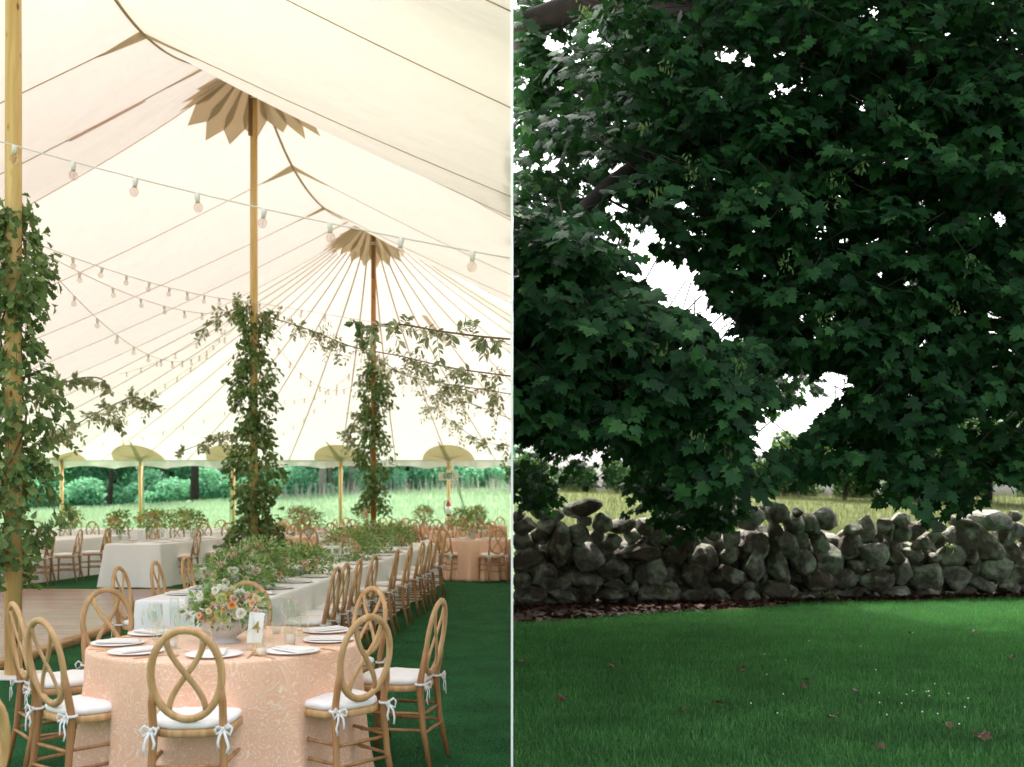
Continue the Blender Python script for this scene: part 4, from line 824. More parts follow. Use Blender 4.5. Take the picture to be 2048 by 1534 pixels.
def vase(x, y, h, rad, blooms, lb, seed, group, n=500, low=False):
    t = empty('flower_vase', (x, y, TZ), lb, 'flower arrangement', group)
    m = MB(); m.lathe([(.05, 0), (.055, .01), (.05, h * .8), (.06, h), (.055, h), (.045, h * .75), (0, .02)], 14); m.obj('vase', M_urn if low else M_glass, t)
    m = MB(); [m.tube([(.01 * j - .02, 0, .03), (.03 * (j - 2), 0, h + .06)], .003, 4) for j in range(5)]; m.obj('stem', M_fern, t)
    bouquet(t, (x, y, TZ + h + rad * .6), (rad, rad, rad * .8), blooms, int(n * .75), .06, 40, .047, .4, seed, 1.0, 1.7, 1.35)
for k, (px, Y) in enumerate(((240, 19.0), (300, 19.6), (325, 20.4), (368, 21.8), (385, 19.4), (140, 21.5))):
    vase((px - 1024) * Y / F, Y, .22, .21, [('peach', 4), ('yellow', 3), ('cream', 3)], ORD[k] + ' vase of peach and yellow flowers from the left, rear white tables', 60 + k, 'vases on the left rear tables')
for k, (c, r, cl, w) in enumerate(FR): vase(c[0] - (.1 if cl else 0), c[1], .18, .24, [('peach', 5), ('cream', 4), ('orange', 3), ('white', 3)], 'round bouquet in a grey bowl on the peach table, ' + w, 80 + k, 'bouquets on the far peach tables', 600, True)

# ------------------------------------------------------------------ garlands on the poles
def pole_garland(X, Y, z0, z1, rprof, n, ls, label, seed, cap=300, pr=.07, extra=()):
    g_ = np.random.default_rng(seed); t = empty('pole_garland', (X, Y - pr, z0), label, 'garland', 'leafy garlands climbing the centre poles')
    m = MB(); pts = []
    for k in range(60): f = k / 59; a = f * 14 + seed; pts.append((X + cos(a) * (pr + .025), Y + sin(a) * (pr + .025), z0 + (z1 - z0) * f))
    m.tube(pts, .009, 5); m.obj('vine', M_stem, t, True)
    m = MB(); nb = 42; br = []
    for k in range(nb):
        f = g_.random(); z = z0 + (z1 - z0) * f; a = g_.uniform(0, 2 * pi); r_ = rprof(f, a) * g_.uniform(.6, 1.15); p0 = Vector((X + cos(a) * pr, Y + sin(a) * pr, z)); p1 = p0 + Vector((cos(a) * r_ * .8, sin(a) * r_ * .8, .05)); p2 = p0 + Vector((cos(a) * r_ * 1.15, sin(a) * r_ * 1.15, -.22)); br.append((p0, p1, p2)); m.tube([p0, p1, p2], [.005, .004, .002], 4)
    o = m.obj('twig', M_stem, t, True); o['kind'] = 'stuff'
    ncl = n // 9; pos = []; tip = []; nr = []
    for k in range(ncl):
        if k % 3 == 0: p0, p1, p2 = br[g_.integers(nb)]; q = g_.random(); c = np.array((p1.lerp(p2, q) if g_.random() < .6 else p0.lerp(p1, q))[:]); a = atan2(c[1] - Y, c[0] - X)
        else:
            f = g_.random(); a = g_.uniform(0, 2 * pi); r_ = rprof(f, a) * sqrt(g_.uniform(.05, 1)); c = np.array((X + cos(a) * (pr + r_), Y + sin(a) * (pr + r_), z0 + (z1 - z0) * f))
        out = np.array((cos(a), sin(a), 0))
        for j in range(9):
            d = out * .7 + np.array((0, 0, -.75)) + g_.normal(size=3) * .55; pos.append(c + g_.normal(size=3) * ls * .45); tip.append(d); nr.append(out * .8 + np.array((0, -.4, .5)) + g_.normal(size=3) * .5)
    pos = np.array(pos); keep = pos[:, 0] < -.05; pos = pos[keep]; M = frames(np.array(tip), np.array(nr))[keep]; sc = ls * g_.uniform(.6, 1.25, len(pos))
    leaves(t, *TL_oak, S_oak, pos, M, sc, M_garland, -pos[:, 1] * 3 + sc * 8, cap)
pf = lambda A, B: (lambda f, a: (A + B * f))
pole_garland(-4.26, 9.12, .98, 4.05, lambda f, a: (.42 - .30 * f + .14 * sin(f * 17)) * (1.0 if cos(a) > -.3 else .55) * (.6 if f < .08 else 1) * .74, 2700, .105, 'full oak leaf garland climbing the thick left pole', 1, 300, .075)
pole_garland(-3.85, 16.0, .62, 4.40, lambda f, a: .40 * (1 - f * .55) * (.75 + .35 * sin(f * 19 + 1)), 3400, .108, 'full oak leaf garland climbing the middle pole', 2, 300, .065)
pole_garland(-3.14, 24.2, 1.15, 4.60, lambda f, a: .40 * (1 - f * .35) * (.7 + .4 * sin(f * 15 + 2)), 2300, .12, 'leafy garland climbing the far orange pole', 3, 200, .065)
def swag(pts, n, ls, spread, droop, label, seed, T=TL_oval, S=None, mat=None, cap=260):
    g_ = np.random.default_rng(seed); pts = [Vector(p) for p in pts]; t = empty('hanging_garland', pts[0], label, 'garland', 'garlands hung between the poles')
    cv = []
    for i in range(len(pts) - 1):
        for j in range(8):
            f = j / 8; p_ = pts[max(0, i - 1)]; a = pts[i]; b = pts[i + 1]; c = pts[min(len(pts) - 1, i + 2)]
            cv.append(.5 * ((2 * a) + (b - p_) * f + (2 * p_ - 5 * a + 4 * b - c) * f * f + (3 * a - p_ - 3 * b + c) * f ** 3))
    cv.append(pts[-1]); m = MB(); m.tube(cv, .006 + ls * .02, 5); m.obj('vine', M_stem, t, True)
    pos = []; tip = []; nr = []; tw = MB(); k = 0
    while k < n:
        i = g_.integers(len(cv) - 1); c = np.array(cv[i].lerp(cv[i + 1], g_.random())[:]); d = np.array((cv[i + 1] - cv[i]).normalized()[:]) * g_.choice([-1, 1]) * .6 + np.array((0, 0, -droop * g_.uniform(-.2, 1.2))) + g_.normal(size=3) * .45; d /= np.linalg.norm(d); l = spread * g_.uniform(.3, 1.2)
        tw.tube([c, c + d * l * .5, c + d * l + np.array((0, 0, -.15 * l))], [.003, .0025, .0015], 3, caps=False)
        for j in range(10):
            f = (j + 1) / 10; s = 1 if j % 2 else -1; side = np.cross(d, np.array((0, .8, .5))); side /= np.linalg.norm(side) + 1e-6
            pos.append(c + d * l * f + np.array((0, 0, -.15 * l * f * f))); tip.append(d * .7 + side * s * .9 + np.array((0, 0, -.25)) + g_.normal(size=3) * .25); nr.append(np.array((0, -.6, .8)) + g_.normal(size=3) * .5)
        k += 10
    tw.v = [(min(x, -.014), y, z) for x, y, z in tw.v]
    o = tw.obj('twig', M_stem, t, True); o['kind'] = 'stuff'
    pos = np.array(pos); M = frames(np.array(tip), np.array(nr)); sc = ls * g_.uniform(.6, 1.25, len(pos)); keep = pos[:, 0] < -.012 - sc; pos, M, sc = pos[keep], M[keep], sc[keep]
    leaves(t, *T, S or S_oval, pos, M, sc, mat or M_ruscus, sc - pos[:, 1] * .01, cap)
W_ = -.015
swag([P(722, 655, 8.6), P(790, 648, 8.2), P(880, 662, 7.6), P(955, 672, 7.1), (W_, 6.7, 1.55 + (992 - 678) * 6.7 / F)], 230, .066, .20, .9, 'nearest garland with large pale leaves by the right divider wall', 11)
swag([P(520, 628, 15.7), P(620, 660, 14.4), P(700, 692, 13.2), P(800, 712, 12.0), P(900, 735, 10.9), (W_, 9.6, 1.55 + (992 - 752) * 9.6 / F)], 620, .068, .24, 1.0, 'long garland from the middle pole down to the right divider wall', 12)
swag([P(735, 700, 23.9), P(800, 745, 20.8), P(860, 762, 18.5), P(940, 775, 16.0), (W_, 14.0, 1.55 + (992 - 788) * 14.0 / F)], 560, .084, .30, .9, 'garland from the far orange pole to the right divider wall', 13)
swag([P(860, 790, 24), P(920, 800, 22), (W_, 19.0, 1.55 + (992 - 838) * 19.0 / F)], 180, .09, .34, .9, 'lowest drooping garland strand at the right divider wall', 14)
swag([P(862, 812, 29), P(905, 845, 28), P(960, 880, 26.5), (-.02, 25.0, 1.55 + (992 - 893) * 25 / F)], 380, .11, .45, .9, 'farthest small garland hanging above the EXIT sign', 15)
swag([P(60, 795, 9.4), P(110, 775, 10.6), P(155, 757, 11.6), P(200, 757, 12.4), P(222, 782, 12.8)], 210, .085, .16, .9, 'short garland sprig reaching right from the thick left pole', 16)
swag([P(90, 880, 12.0), P(150, 850, 13.4), P(215, 815, 14.8), P(270, 795, 16.0), P(305, 812, 16.6)], 520, .085, .22, .8, 'longer arching garland right of the thick left pole', 17)
swag([P(195, 838, 15.0), P(228, 845, 15.4), P(245, 860, 15.6)], 110, .085, .15, .9, 'small side sprig under the arching left garland', 18)
swag([P(470, 868, 16.0), P(430, 878, 17.4), P(365, 902, 18.6)], 200, .09, .16, .8, 'low sprig reaching left from the middle pole', 19)
swag([P(498, 612, 16.2), P(455, 625, 17.0), P(420, 650, 18.0), P(382, 668, 19.0)], 160, .095, .22, .7, 'thin sprig reaching left from the top of the middle garland', 20)
swag([P(735, 810, 24.4), P(705, 850, 25.0), P(700, 900, 25.2)], 240, .13, .35, 1.0, 'pale drooping sprig just left of the far orange pole', 21)
swag([P(706, 640, 9.3), P(724, 660, 9.2), P(722, 690, 9.1)], 50, .09, .1, .6, 'dark leafy tip hanging in front of the far orange pole', 22, S=S_oak, mat=M_garland, T=TL_oak)

# ------------------------------------------------------------------ string lights
bulb_me = m_(lambda m: m.lathe([(.0, -.052), (.012, -.050), (.021, -.042), (.0255, -.028), (.0245, -.015), (.018, -.004), (.011, .002), (.010, .006)], 16)).mesh('bulb', M_bulb)
sock_me = m_(lambda m: m.lathe([(.0, .004), (.0125, .004), (.0125, .02), (.015, .024), (.015, .052), (.009, .056), (0, .056)], 12)).mesh('socket', M_socket)
fil_me = m_(lambda m: m.tube([(0, 0, -.002), (.004, 0, -.014), (-.004, 0, -.022), (.004, 0, -.03), (0, 0, -.04)], .0012, 4)).mesh('filament', M_filament)
def lights(p0, p1, sagv, nb, label, off=.5, k=1.0, bulb_sizes=1.0):
    p0 = Vector(p0); p1 = Vector(p1); t = empty('string_lights', p0, label, 'string lights', 'globe string lights across the tent'); pt = lambda f: p0.lerp(p1, f) + Vector((0, 0, -4 * sagv * f * (1 - f)))
    m = MB(); m.tube([pt(i / 40) for i in range(41)], .0045 * k, 5); m.obj('cable', M_cable, t, True)
    for i in range(nb):
        f = (i + off) / nb; q = pt(f) + Vector((0, 0, -.055)); rz = (rnd.uniform(-.15, .15), rnd.uniform(-.15, .15), 0)
        b = bare('socket', sock_me, t, q, rz, True); c_ = bare('bulb', bulb_me, b); bare('filament', fil_me, b)
lights(P(-30, 274, 6.2), (W_, 5.45, 1.55 + (992 - 516) * 5.45 / F), .04, 8, 'nearest string of clear globe bulbs crossing the upper left', .5)
lights(P(48, 478, 9.1), P(505, 604, 15.8), .10, 11, 'string of globe bulbs between the left pole and the middle pole', .5)
lights(P(48, 484, 9.2), P(478, 622, 19), .25, 9, 'second string just behind, from the left pole toward the meadow', .3)
lights(P(60, 492, 9.3), P(455, 652, 24), .9, 15, 'sagging string of small bulbs below the pole to pole string', .5)
lights(P(505, 604, 16.0), (W_, 10.5, 1.55 + (992 - 690) * 10.5 / F), -.0, 9, 'string from the middle pole to the right divider wall', .35)
lights(P(470, 640, 17), P(175, 755, 30), .25, 9, 'faint string from the middle pole to the far left eave', .5)
lights(P(470, 655, 18), P(265, 790, 30), .25, 8, 'faint lower string from the middle pole to the left', .5)
lights(P(108, 890, 28), P(470, 815, 27), .25, 9, 'far small string low above the left eave patches', .5)
lights(P(520, 640, 16.3), P(735, 745, 24), .7, 12, 'sagging string between the middle and the far orange pole', .5)
lights(P(520, 880, 30), P(735, 700, 25), .4, 10, 'faint far string left of the orange pole', .5)
lights(P(560, 800, 29), P(735, 720, 24.6), .3, 8, 'small far string ending at the orange pole top leaves', .5)
lights(P(750, 700, 24.3), (-.3, 30, 4.1), .7, 10, 'far string right of the orange pole behind the garlands', .5)
# ------------------------------------------------------------------ dry stone wall
import bmesh
def ico(sub):
    b = bmesh.new(); bmesh.ops.create_icosphere(b, subdivisions=sub, radius=1.0); V = np.array([v.co[:] for v in b.verts]); Fs = np.array([[v.index for v in f.verts] for f in b.faces]); b.free(); return V, Fs
ICO = ico(3)
def stone_mesh(g_, hw, hh, hd):
    V, Fs = ICO; V = V.copy()
    n = 5 + int(g_.integers(4))                           # planar cuts give the blunt broken faces
    for _ in range(n + 4):
        d = norm(g_.normal(size=3)); h = g_.uniform(.55, .86); s = V @ d; over = np.maximum(s - h, 0); V -= d * over[:, None] * .92
    for k, (fr, am) in enumerate(((1.5, .10), (3.2, .05), (7.0, .018))):
        ph = g_.uniform(0, 6, 3); w = np.sin(V[:, 0] * fr + ph[0]) * np.cos(V[:, 1] * fr + ph[1]) + np.sin(V[:, 2] * fr * 1.1 + ph[2]) * .7; V *= (1 + am * w)[:, None]
    V /= np.abs(V).max(0); return npmesh('stone', V * np.array([hw, hd, hh]), Fs, M_stone, False)
ZST = {0: [(770,200,215,95,12),(320,270,110,75,-15),(510,290,70,60,0),(30,300,60,70,0),(160,410,130,90,0),(390,420,110,90,0),(540,640,115,235,5),(740,510,125,100,0),(1020,360,100,110,0),(815,360,75,50,0),(960,520,65,65,0),(1235,410,140,75,10),(1140,610,110,95,0),(1390,520,100,85,0),(1580,410,150,95,0),(1820,370,85,60,0),(870,740,170,150,0),(1430,720,210,90,-5),(1600,580,70,60,0),(1850,520,140,105,0),(110,560,110,90,0),(330,530,110,75,0),(180,780,180,115,15),(320,930,160,130,0),(70,1020,90,85,0),(780,990,210,90,-8),(1140,900,150,90,0),(1570,940,150,140,0),(1850,720,130,120,0),(1130,1080,110,65,0),(600,1060,95,105,0),(560,1200,150,75,-15),(1170,1190,200,65,0),(1640,1200,210,105,-5),(1370,1130,55,90,0),(900,1110,105,65,0),(250,1180,150,80,0),(1790,1110,85,60,0),(420,1050,70,75,0),(1330,960,65,90,0),(60,1180,80,80,0)],
       1: [(740,350,150,145,-20),(480,390,95,95,0),(360,500,95,65,-20),(170,440,105,105,0),(870,230,55,45,0),(1060,260,140,110,0),(1300,245,55,50,0),(1270,370,115,115,0),(1450,410,95,150,15),(1640,340,140,120,-10),(560,570,105,115,0),(850,640,135,125,0),(1160,610,160,135,-10),(1370,570,65,110,0),(1560,600,95,110,0),(1060,450,75,95,0),(250,760,155,145,0),(540,740,105,95,0),(790,880,110,160,12),(1110,900,115,165,18),(1370,840,120,140,0),(1690,780,175,145,-15),(90,980,120,125,0),(480,980,190,155,0),(1520,1010,205,110,0),(1860,1000,130,90,15),(740,1090,65,70,0),(1080,1140,200,105,-12),(720,1250,155,115,0),(1290,1260,155,85,0),(1510,1190,105,60,-25),(1520,1300,85,50,-15),(1740,1230,115,95,0),(160,1200,170,95,0),(400,1220,130,85,0),(920,960,45,105,0),(1610,880,55,60,0),(930,1240,75,60,0),(60,620,70,130,0)],
       2: [(90,440,100,75,0),(255,450,82,135,0),(450,400,70,85,0),(640,340,95,80,0),(390,520,68,62,0),(530,480,62,95,0),(660,510,90,95,-20),(820,460,95,95,-15),(900,380,60,45,0),(1050,400,80,62,-20),(1320,350,165,58,-8),(1690,340,220,112,-12),(1930,310,75,62,0),(1970,480,95,95,0),(1520,600,255,165,-24),(1830,520,72,85,0),(1180,530,78,82,0),(1030,530,80,60,0),(1080,600,72,85,10),(930,620,62,72,0),(830,640,72,44,0),(440,650,85,62,0),(550,640,55,65,0),(70,640,130,125,0),(290,730,170,132,-14),(580,750,82,85,0),(820,740,112,82,-15),(1020,770,55,65,-30),(1200,740,148,118,12),(1890,690,125,105,0),(430,880,112,48,0),(650,930,105,135,-20),(950,980,178,148,0),(1290,980,160,128,-12),(1490,880,65,112,0),(1710,890,150,135,15),(1970,970,100,95,-20),(330,1040,178,122,-14),(530,1040,58,85,0),(60,1000,110,92,10),(1590,1090,158,82,-8),(1850,1100,108,88,0),(150,1220,132,102,0),(580,1210,152,105,0),(960,1180,165,62,8),(1190,1190,82,52,0),(1370,1160,112,52,8),(350,1230,62,62,0),(410,1310,72,36,0),(1990,820,90,55,0),(1420,760,80,75,0),(1985,1180,60,30,0),(130,870,90,70,0)]}
sw = empty('stone_wall', (3.6, WY(3.6), 0), 'rough dry stone wall of rounded grey boulders under the maple', 'stone wall')
def put_stone(g_, px, py, hw_, hh_, rot, dy=0.0, dd=None):
    X0 = (px - 1024) * 15.3 / F; Y = WY(X0) + .22 + dy; s = F / Y
    X = (px - 1024) / s; z = EYE - (py - HOR) / s; hw, hh = hw_ / s, hh_ / s; hd = dd or min(.32, max(.10, (hw + hh) / 2 * g_.uniform(.9, 1.25)))
    if X - hw < .02: X = .02 + hw
    o = bare('stone', stone_mesh(g_, hw * 1.27, hh * 1.27, hd), sw, (X, Y + g_.uniform(-.05, .05), z), (g_.uniform(-.12, .12), radians(-rot), g_.uniform(-.25, .25)), True)
g_ = np.random.default_rng(5); K = 360 / 2045
for key, x0 in ((0, 1024), (1, 1364), (2, 1688)):
    for (a, b, c, d, e) in ZST[key]:
        if (key == 1 and a > 1850 and False) or (key == 1 and a < 50): continue
        put_stone(g_, x0 + a * K, 980 + b * K, c * K, d * K, e)
# heart of the wall behind the face, and its continuation past the picture
for k in range(330):
    X = g_.uniform(.25, 7.4); z = g_.uniform(.06, .98); s = g_.uniform(.18, .27)
    if z > .98 - .25 * g_.random() : z -= .2
    o = bare('stone', stone_mesh(g_, s, s * .85, s), sw, (X, WY(X) + .50 + g_.uniform(-.05, .15), z), None, True)
for k in range(16):
    o = bare('stone', stone_mesh(g_, .13, .12, .16), sw, (.15 + .12 * (k % 2), WY(.2) + .42, .08 + .055 * k), None, True)
for k in range(40):
    X = 7.75 + (k % 10) * .40 + g_.uniform(-.05, .05); z = .13 + (k // 10) * .27; o = bare('stone', stone_mesh(g_, .23, .17, .24), sw, (X, WY(X) + .25, z), (0, g_.uniform(-.4, .4), 0), True)

# ------------------------------------------------------------------ maple
def maple_template():
    half = [(.06, -.04), (.32, -.12), (.33, .02), (.55, .16), (.47, .26), (.40, .36), (.53, .64), (.37, .62), (.21, .58), (.22, .78), (.09, .90)]
    V = [(0, .12, 0), (0, .45, -.03), (0, 1.08, -.16)] + [(x, y, .07 * x - .10 * max(0, y) ** 2 - .14 * x * x * 2) for x, y in half] + [(-x, y, .07 * x - .10 * max(0, y) ** 2 - .14 * x * x * 2) for x, y in half]
    n = len(half); Fs = []
    for s in (0, 1):
        b = 3 + s * n; q = [b + i for i in range(n)]
        tri = [(0, q[0], q[1]), (0, q[1], q[2]), (0, q[2], q[3]), (0, q[3], q[4]), (0, q[4], q[5]), (0, q[5], 1), (1, q[5], q[6]), (1, q[6], q[7]), (1, q[7], q[8]), (1, q[8], q[9]), (1, q[9], q[10]), (1, q[10], 2)]
        Fs += [t if not s else (t[0], t[2], t[1]) for t in tri]
    return np.array(V), np.array(Fs)
TQ = (np.array([(0, 0, 0), (.42, .35, .06), (.30, .85, -.05), (0, 1.1, -.15), (-.30, .85, -.05), (-.42, .35, .06)]), np.array([(0, 1, 2), (0, 2, 3), (0, 3, 4), (0, 4, 5)]))
TL_maple = maple_template(); S_maple = npmesh('leaf', TL_maple[0], TL_maple[1], M_maple)
def inpoly(px, py, poly):
    c = np.zeros(len(px), bool); n = len(poly)
    for i in range(n):
        x1, y1 = poly[i]; x2, y2 = poly[(i + 1) % n]
        if y1 == y2: continue
        t = ((y1 > py) != (y2 > py)) & (px < (x2 - x1) * (py - y1) / (y2 - y1) + x1); c ^= t
    return c
tree = empty('maple_tree', (7.4, 11.2, 0), 'great dark green maple with drooping leafy boughs over the stone wall', 'tree')
def bend(g_, a, b, n=10, j=.06):
    a = Vector(a); b = Vector(b); l = (b - a).length; out = []
    o1 = Vector(g_.normal(size=3).tolist()) * l * j
    for i in range(n + 1): f = i / n; out.append(a.lerp(b, f) + o1 * sin(pi * f) + Vector(g_.normal(size=3).tolist()) * l * .008)
    return out
def limb(pts, r0, r1, nm='limb', seg=9):
    n = len(pts); m = MB(); m.tube(pts, [r0 + (r1 - r0) * i / (n - 1) for i in range(n)], seg); m.v = [(max(x, .012), y, z) for x, y, z in m.v]; return m.obj(nm, M_bark, tree, True)
gt = np.random.default_rng(21)
m = MB(); m.tube([(7.4, 11.2, -.1), (7.4, 11.2, .5), (7.35, 11.15, 1.6), (7.25, 11.05, 2.9), (7.1, 10.9, 4.4)], [.52, .40, .33, .30, .26], 16); m.obj('trunk', M_bark, tree, True)
top = Vector((7.1, 10.9, 4.2)); fork2 = Vector((7.3, 11.1, 3.0))
def curve(pts, n=8):
    pts = [Vector(p) for p in pts]; out = []
    for i in range(len(pts) - 1):
        for j in range(n):
            f = j / n; p_ = pts[max(0, i - 1)]; a = pts[i]; b = pts[i + 1]; c = pts[min(len(pts) - 1, i + 2)]; out.append(.5 * ((2 * a) + (b - p_) * f + (2 * p_ - 5 * a + 4 * b - c) * f * f + (3 * a - p_ - 3 * b + c) * f ** 3))
    out.append(pts[-1]); return out
limb(curve([top, (5.6, 9.9, 5.2), P(1820, 120, 9.3), P(1500, 60, 9.6), P(1340, 28, 10.0), P(1200, -20, 10.6)]), .20, .07)
limb(curve([top, (5.0, 11.4, 5.4), P(1560, 60, 11.5), P(1400, 40, 11.8), P(1200, 10, 12.0), P(1060, 45, 12.2), P(1026, 60, 12.3)]), .22, .13)
limb(curve([fork2, P(2000, 520, 10.6), P(1800, 700, 10.9), P(1700, 735, 11.2), P(1590, 690, 11.8), P(1500, 600, 12.2), P(1420, 520, 12.4)]), .15, .04)
limb(curve([top, P(1700, 250, 12.5), P(1400, 220, 12.8), P(1170, 170, 12.8), P(1100, 125, 12.6), P(1030, 100, 12.3)]), .16, .12)
limb(curve([P(1100, 125, 12.6), P(1150, 165, 12.5), P(1200, 240, 12.3), P(1230, 330, 12.0)]), .07, .03)
limb(curve([P(1030, 60, 12.3), P(1060, 52, 12.3), P(1120, 20, 12.2), P(1160, -20, 12.2)]), .14, .1)
limb(curve([top, P(1650, 330, 9.5), P(1450, 270, 9.3), P(1260, 340, 9.0), P(1120, 470, 8.3), P(1040, 620, 7.6)]), .12, .03)
limb(curve([fork2, P(1950, 650, 9.6), P(1850, 790, 9.4), P(1700, 890, 9.3)]), .08, .02)
limb(curve([P(1160, 340, 12), P(1220, 400, 12), P(1290, 425, 12.2), P(1350, 400, 12.4)]), .02, .008, 'branch')
limb(curve([P(1640, 720, 11.2), P(1700, 735, 11.1), P(1780, 790, 10.9)]), .05, .03, 'branch')
limb(curve([top, (4.8, 9.0, 6.3), (2.6, 7.5, 6.4), (1.0, 6.5, 6.4)]), .16, .06)

# leaf layers. each: outline seen from the lawn, number of sprays, depth range, leaf size, share that is kept in the sky gaps
GAP1 = [(1262, 440), (1300, 495), (1345, 515), (1400, 515), (1418, 590), (1472, 640), (1468, 705), (1430, 665), (1370, 618), (1315, 600), (1265, 515)]
GAP2 = [(1485, 850), (1522, 790), (1580, 805), (1640, 730), (1715, 735), (1690, 790), (1645, 830), (1620, 875), (1550, 905), (1535, 950), (1505, 985), (1475, 970), (1490, 905)]
GAP3 = [(1026, 872), (1110, 888), (1190, 872), (1255, 912), (1275, 950), (1220, 982), (1120, 978), (1026, 965)]
small_gaps = [(1180, 380, 22, 16), (1228, 412, 26, 18), (1300, 470, 14, 12), (1105, 95, 22, 13), (1190, 70, 16, 20), (1350, 12, 40, 14), (1460, 110, 30, 18), (1100, 330, 26, 16), (1240, 340, 20, 14), (1990, 445, 26, 18), (1860, 450, 12, 14), (1985, 650, 22, 18), (1350, 305, 10, 12), (1160, 120, 14, 10), (1050, 165, 12, 16), (2020, 320, 16, 12), (1580, 108, 30, 8), (1950, 850, 34, 16), (1840, 690, 16, 12), (1765, 560, 8, 8), (1700, 620, 9, 7), (2030, 850, 30, 22), (1875, 905, 20, 12), (1270, 560, 10, 10), (1360, 700, 12, 8), (1440, 820, 14, 10), (1120, 700, 9, 8), (1180, 780, 10, 9), (1310, 790, 12, 9), (1090, 850, 14, 8), (1240, 740, 8, 9)]
NEARL = [(1026, 395), (1090, 400), (1165, 440), (1215, 500), (1290, 560), (1345, 610), (1420, 640), (1455, 705), (1525, 760), (1530, 800), (1500, 835), (1500, 905), (1512, 950), (1440, 962), (1400, 900), (1330, 905), (1240, 850), (1150, 880), (1026, 855)]
MAIN = [(1230, -60), (2060, -60), (2060, 920), (1990, 935), (1965, 985), (1915, 1005), (1860, 985), (1790, 1000), (1770, 950), (1690, 905), (1640, 925), (1560, 928), (1535, 905), (1600, 880), (1618, 830), (1650, 790), (1690, 770), (1670, 730), (1600, 715), (1560, 735), (1500, 700), (1470, 645), (1420, 590), (1400, 525), (1340, 500), (1290, 430), (1240, 380), (1180, 300), (1130, 240), (1160, 160)]
TOPL = [(1026, -50), (1420, -50), (1420, 330), (1330, 420), (1200, 390), (1110, 420), (1026, 400)]
HANG = [(1470, 690), (1620, 680), (1640, 730), (1600, 800), (1560, 820), (1500, 800), (1470, 740)]
LOWM = [(1230, 900), (1460, 900), (1490, 955), (1455, 1000), (1470, 1035), (1400, 1050), (1320, 1040), (1290, 1000), (1250, 975)]
LOWL = [(1026, 860), (1235, 870), (1230, 945), (1150, 952), (1105, 955), (1075, 1010), (1026, 1010)]
BACKA = [(1026, -70), (2060, -70), (2060, 900), (1700, 880), (1680, 760), (1500, 690), (1400, 530), (1290, 480), (1180, 440), (1026, 480)]
BACKL = [(1026, 430), (1150, 450), (1280, 590), (1420, 680), (1480, 800), (1400, 880), (1026, 900)]
def sprays(poly, n, y0, y1, ls, seed, gapkeep=.0, per=10, tilt=.75, soft=26, twl=.34, fgap=True):
    g_ = np.random.default_rng(seed); xs_ = [p[0] for p in poly]; ys_ = [p[1] for p in poly]; got = []
    while sum(len(a) for a in got) < n:
        px = g_.uniform(min(xs_), max(xs_), n * 2); py = g_.uniform(min(ys_), max(ys_), n * 2); k = inpoly(px, py, poly); got.append(np.stack([px[k], py[k]], -1))
    c = np.concatenate(got)[:n]; Y = g_.uniform(y0, y1, n)
    base = np.stack([(c[:, 0] - 1024) * Y / F, Y, EYE - (c[:, 1] - HOR) * Y / F], -1)
    az = g_.uniform(0, 2 * pi, n); dirv = np.stack([np.cos(az), np.sin(az) * .8 - .35, g_.uniform(-.75, -.05, n)], -1); dirv = norm(dirv); ln = twl * g_.uniform(.6, 1.3, n)
    side = norm(np.cross(dirv, np.array([0, 0, 1.0]) + g_.normal(size=(n, 3)) * .1)); f = (np.arange(per) + .5) / per
    sgn = np.where(np.arange(per) % 2, 1, -1)
    pos = base[:, None] + dirv[:, None] * (ln[:, None, None] * f[None, :, None]) + side[:, None] * (sgn[None, :, None] * ls * .35) + g_.normal(size=(n, per, 3)) * ls * .25
    tip = dirv[:, None] * .75 + side[:, None] * sgn[None, :, None] * .75 + np.array([0, -.15, -.55]) + g_.normal(size=(n, per, 3)) * .28
    nr = np.array([0, -.62, .78]) + g_.normal(size=(n, per, 3)) * .36 + dirv[:, None] * .1
    pos = pos.reshape(-1, 3); tip = tip.reshape(-1, 3); nr = nr.reshape(-1, 3); px = 1024 + pos[:, 0] * F / pos[:, 1]; py = HOR - (pos[:, 2] - EYE) * F / pos[:, 1]
    keep = (pos[:, 0] > .03)
    for q in (GAP1, GAP2, GAP3): keep &= ~(inpoly(px + g_.normal(size=len(px)) * 7, py + g_.normal(size=len(px)) * 7, q) & (g_.random(len(px)) > gapkeep))
    if fgap:
        for (gx, gy, rx, ry_) in small_gaps: rx *= 1.35; ry_ *= 1.3; keep &= ~((((px - gx) / rx) ** 2 + ((py + 8 - gy) / ry_) ** 2 < 1) & (g_.random(len(px)) > .12))
    pos = pos[keep]; M = frames(tip[keep], nr[keep]); return pos, M, ls * g_.uniform(.65, 1.25, len(pos)), (base, dirv, ln)
ALL = []
def layer(nm, *a, **k): r = sprays(*a, **k); ALL.append((nm, r)); return r
layer('near', NEARL, 520, 7.0, 8.4, .108, 1); layer('near', NEARL, 300, 8.4, 9.8, .115, 2)
layer('main', MAIN, 1180, 8.2, 9.8, .108, 3); layer('main', MAIN, 850, 9.8, 11.6, .118, 4)
layer('edge', [(1026, 0), (1120, 0), (1110, 400), (1026, 430)], 90, 11.8, 14, .14, 15, .2); layer('side', [(2055, -150), (2420, -150), (2420, 870), (2200, 900), (2055, 900)], 300, 8.6, 12.5, .15, 16, fgap=False); layer('topl', TOPL, 190, 11.4, 13.6, .13, 5, .15); layer('hang', HANG, 60, 15.8, 17.5, .13, 6, .6); layer('lowm', LOWM, 110, 12.6, 14.2, .12, 7)
layer('lowl', LOWL, 85, 12.4, 14.4, .12, 8, .14)
layer('back', BACKA, 700, 12.0, 15.5, .15, 9, .03, 9); layer('back', BACKL, 170, 11.5, 14.5, .15, 10, .02, 9)
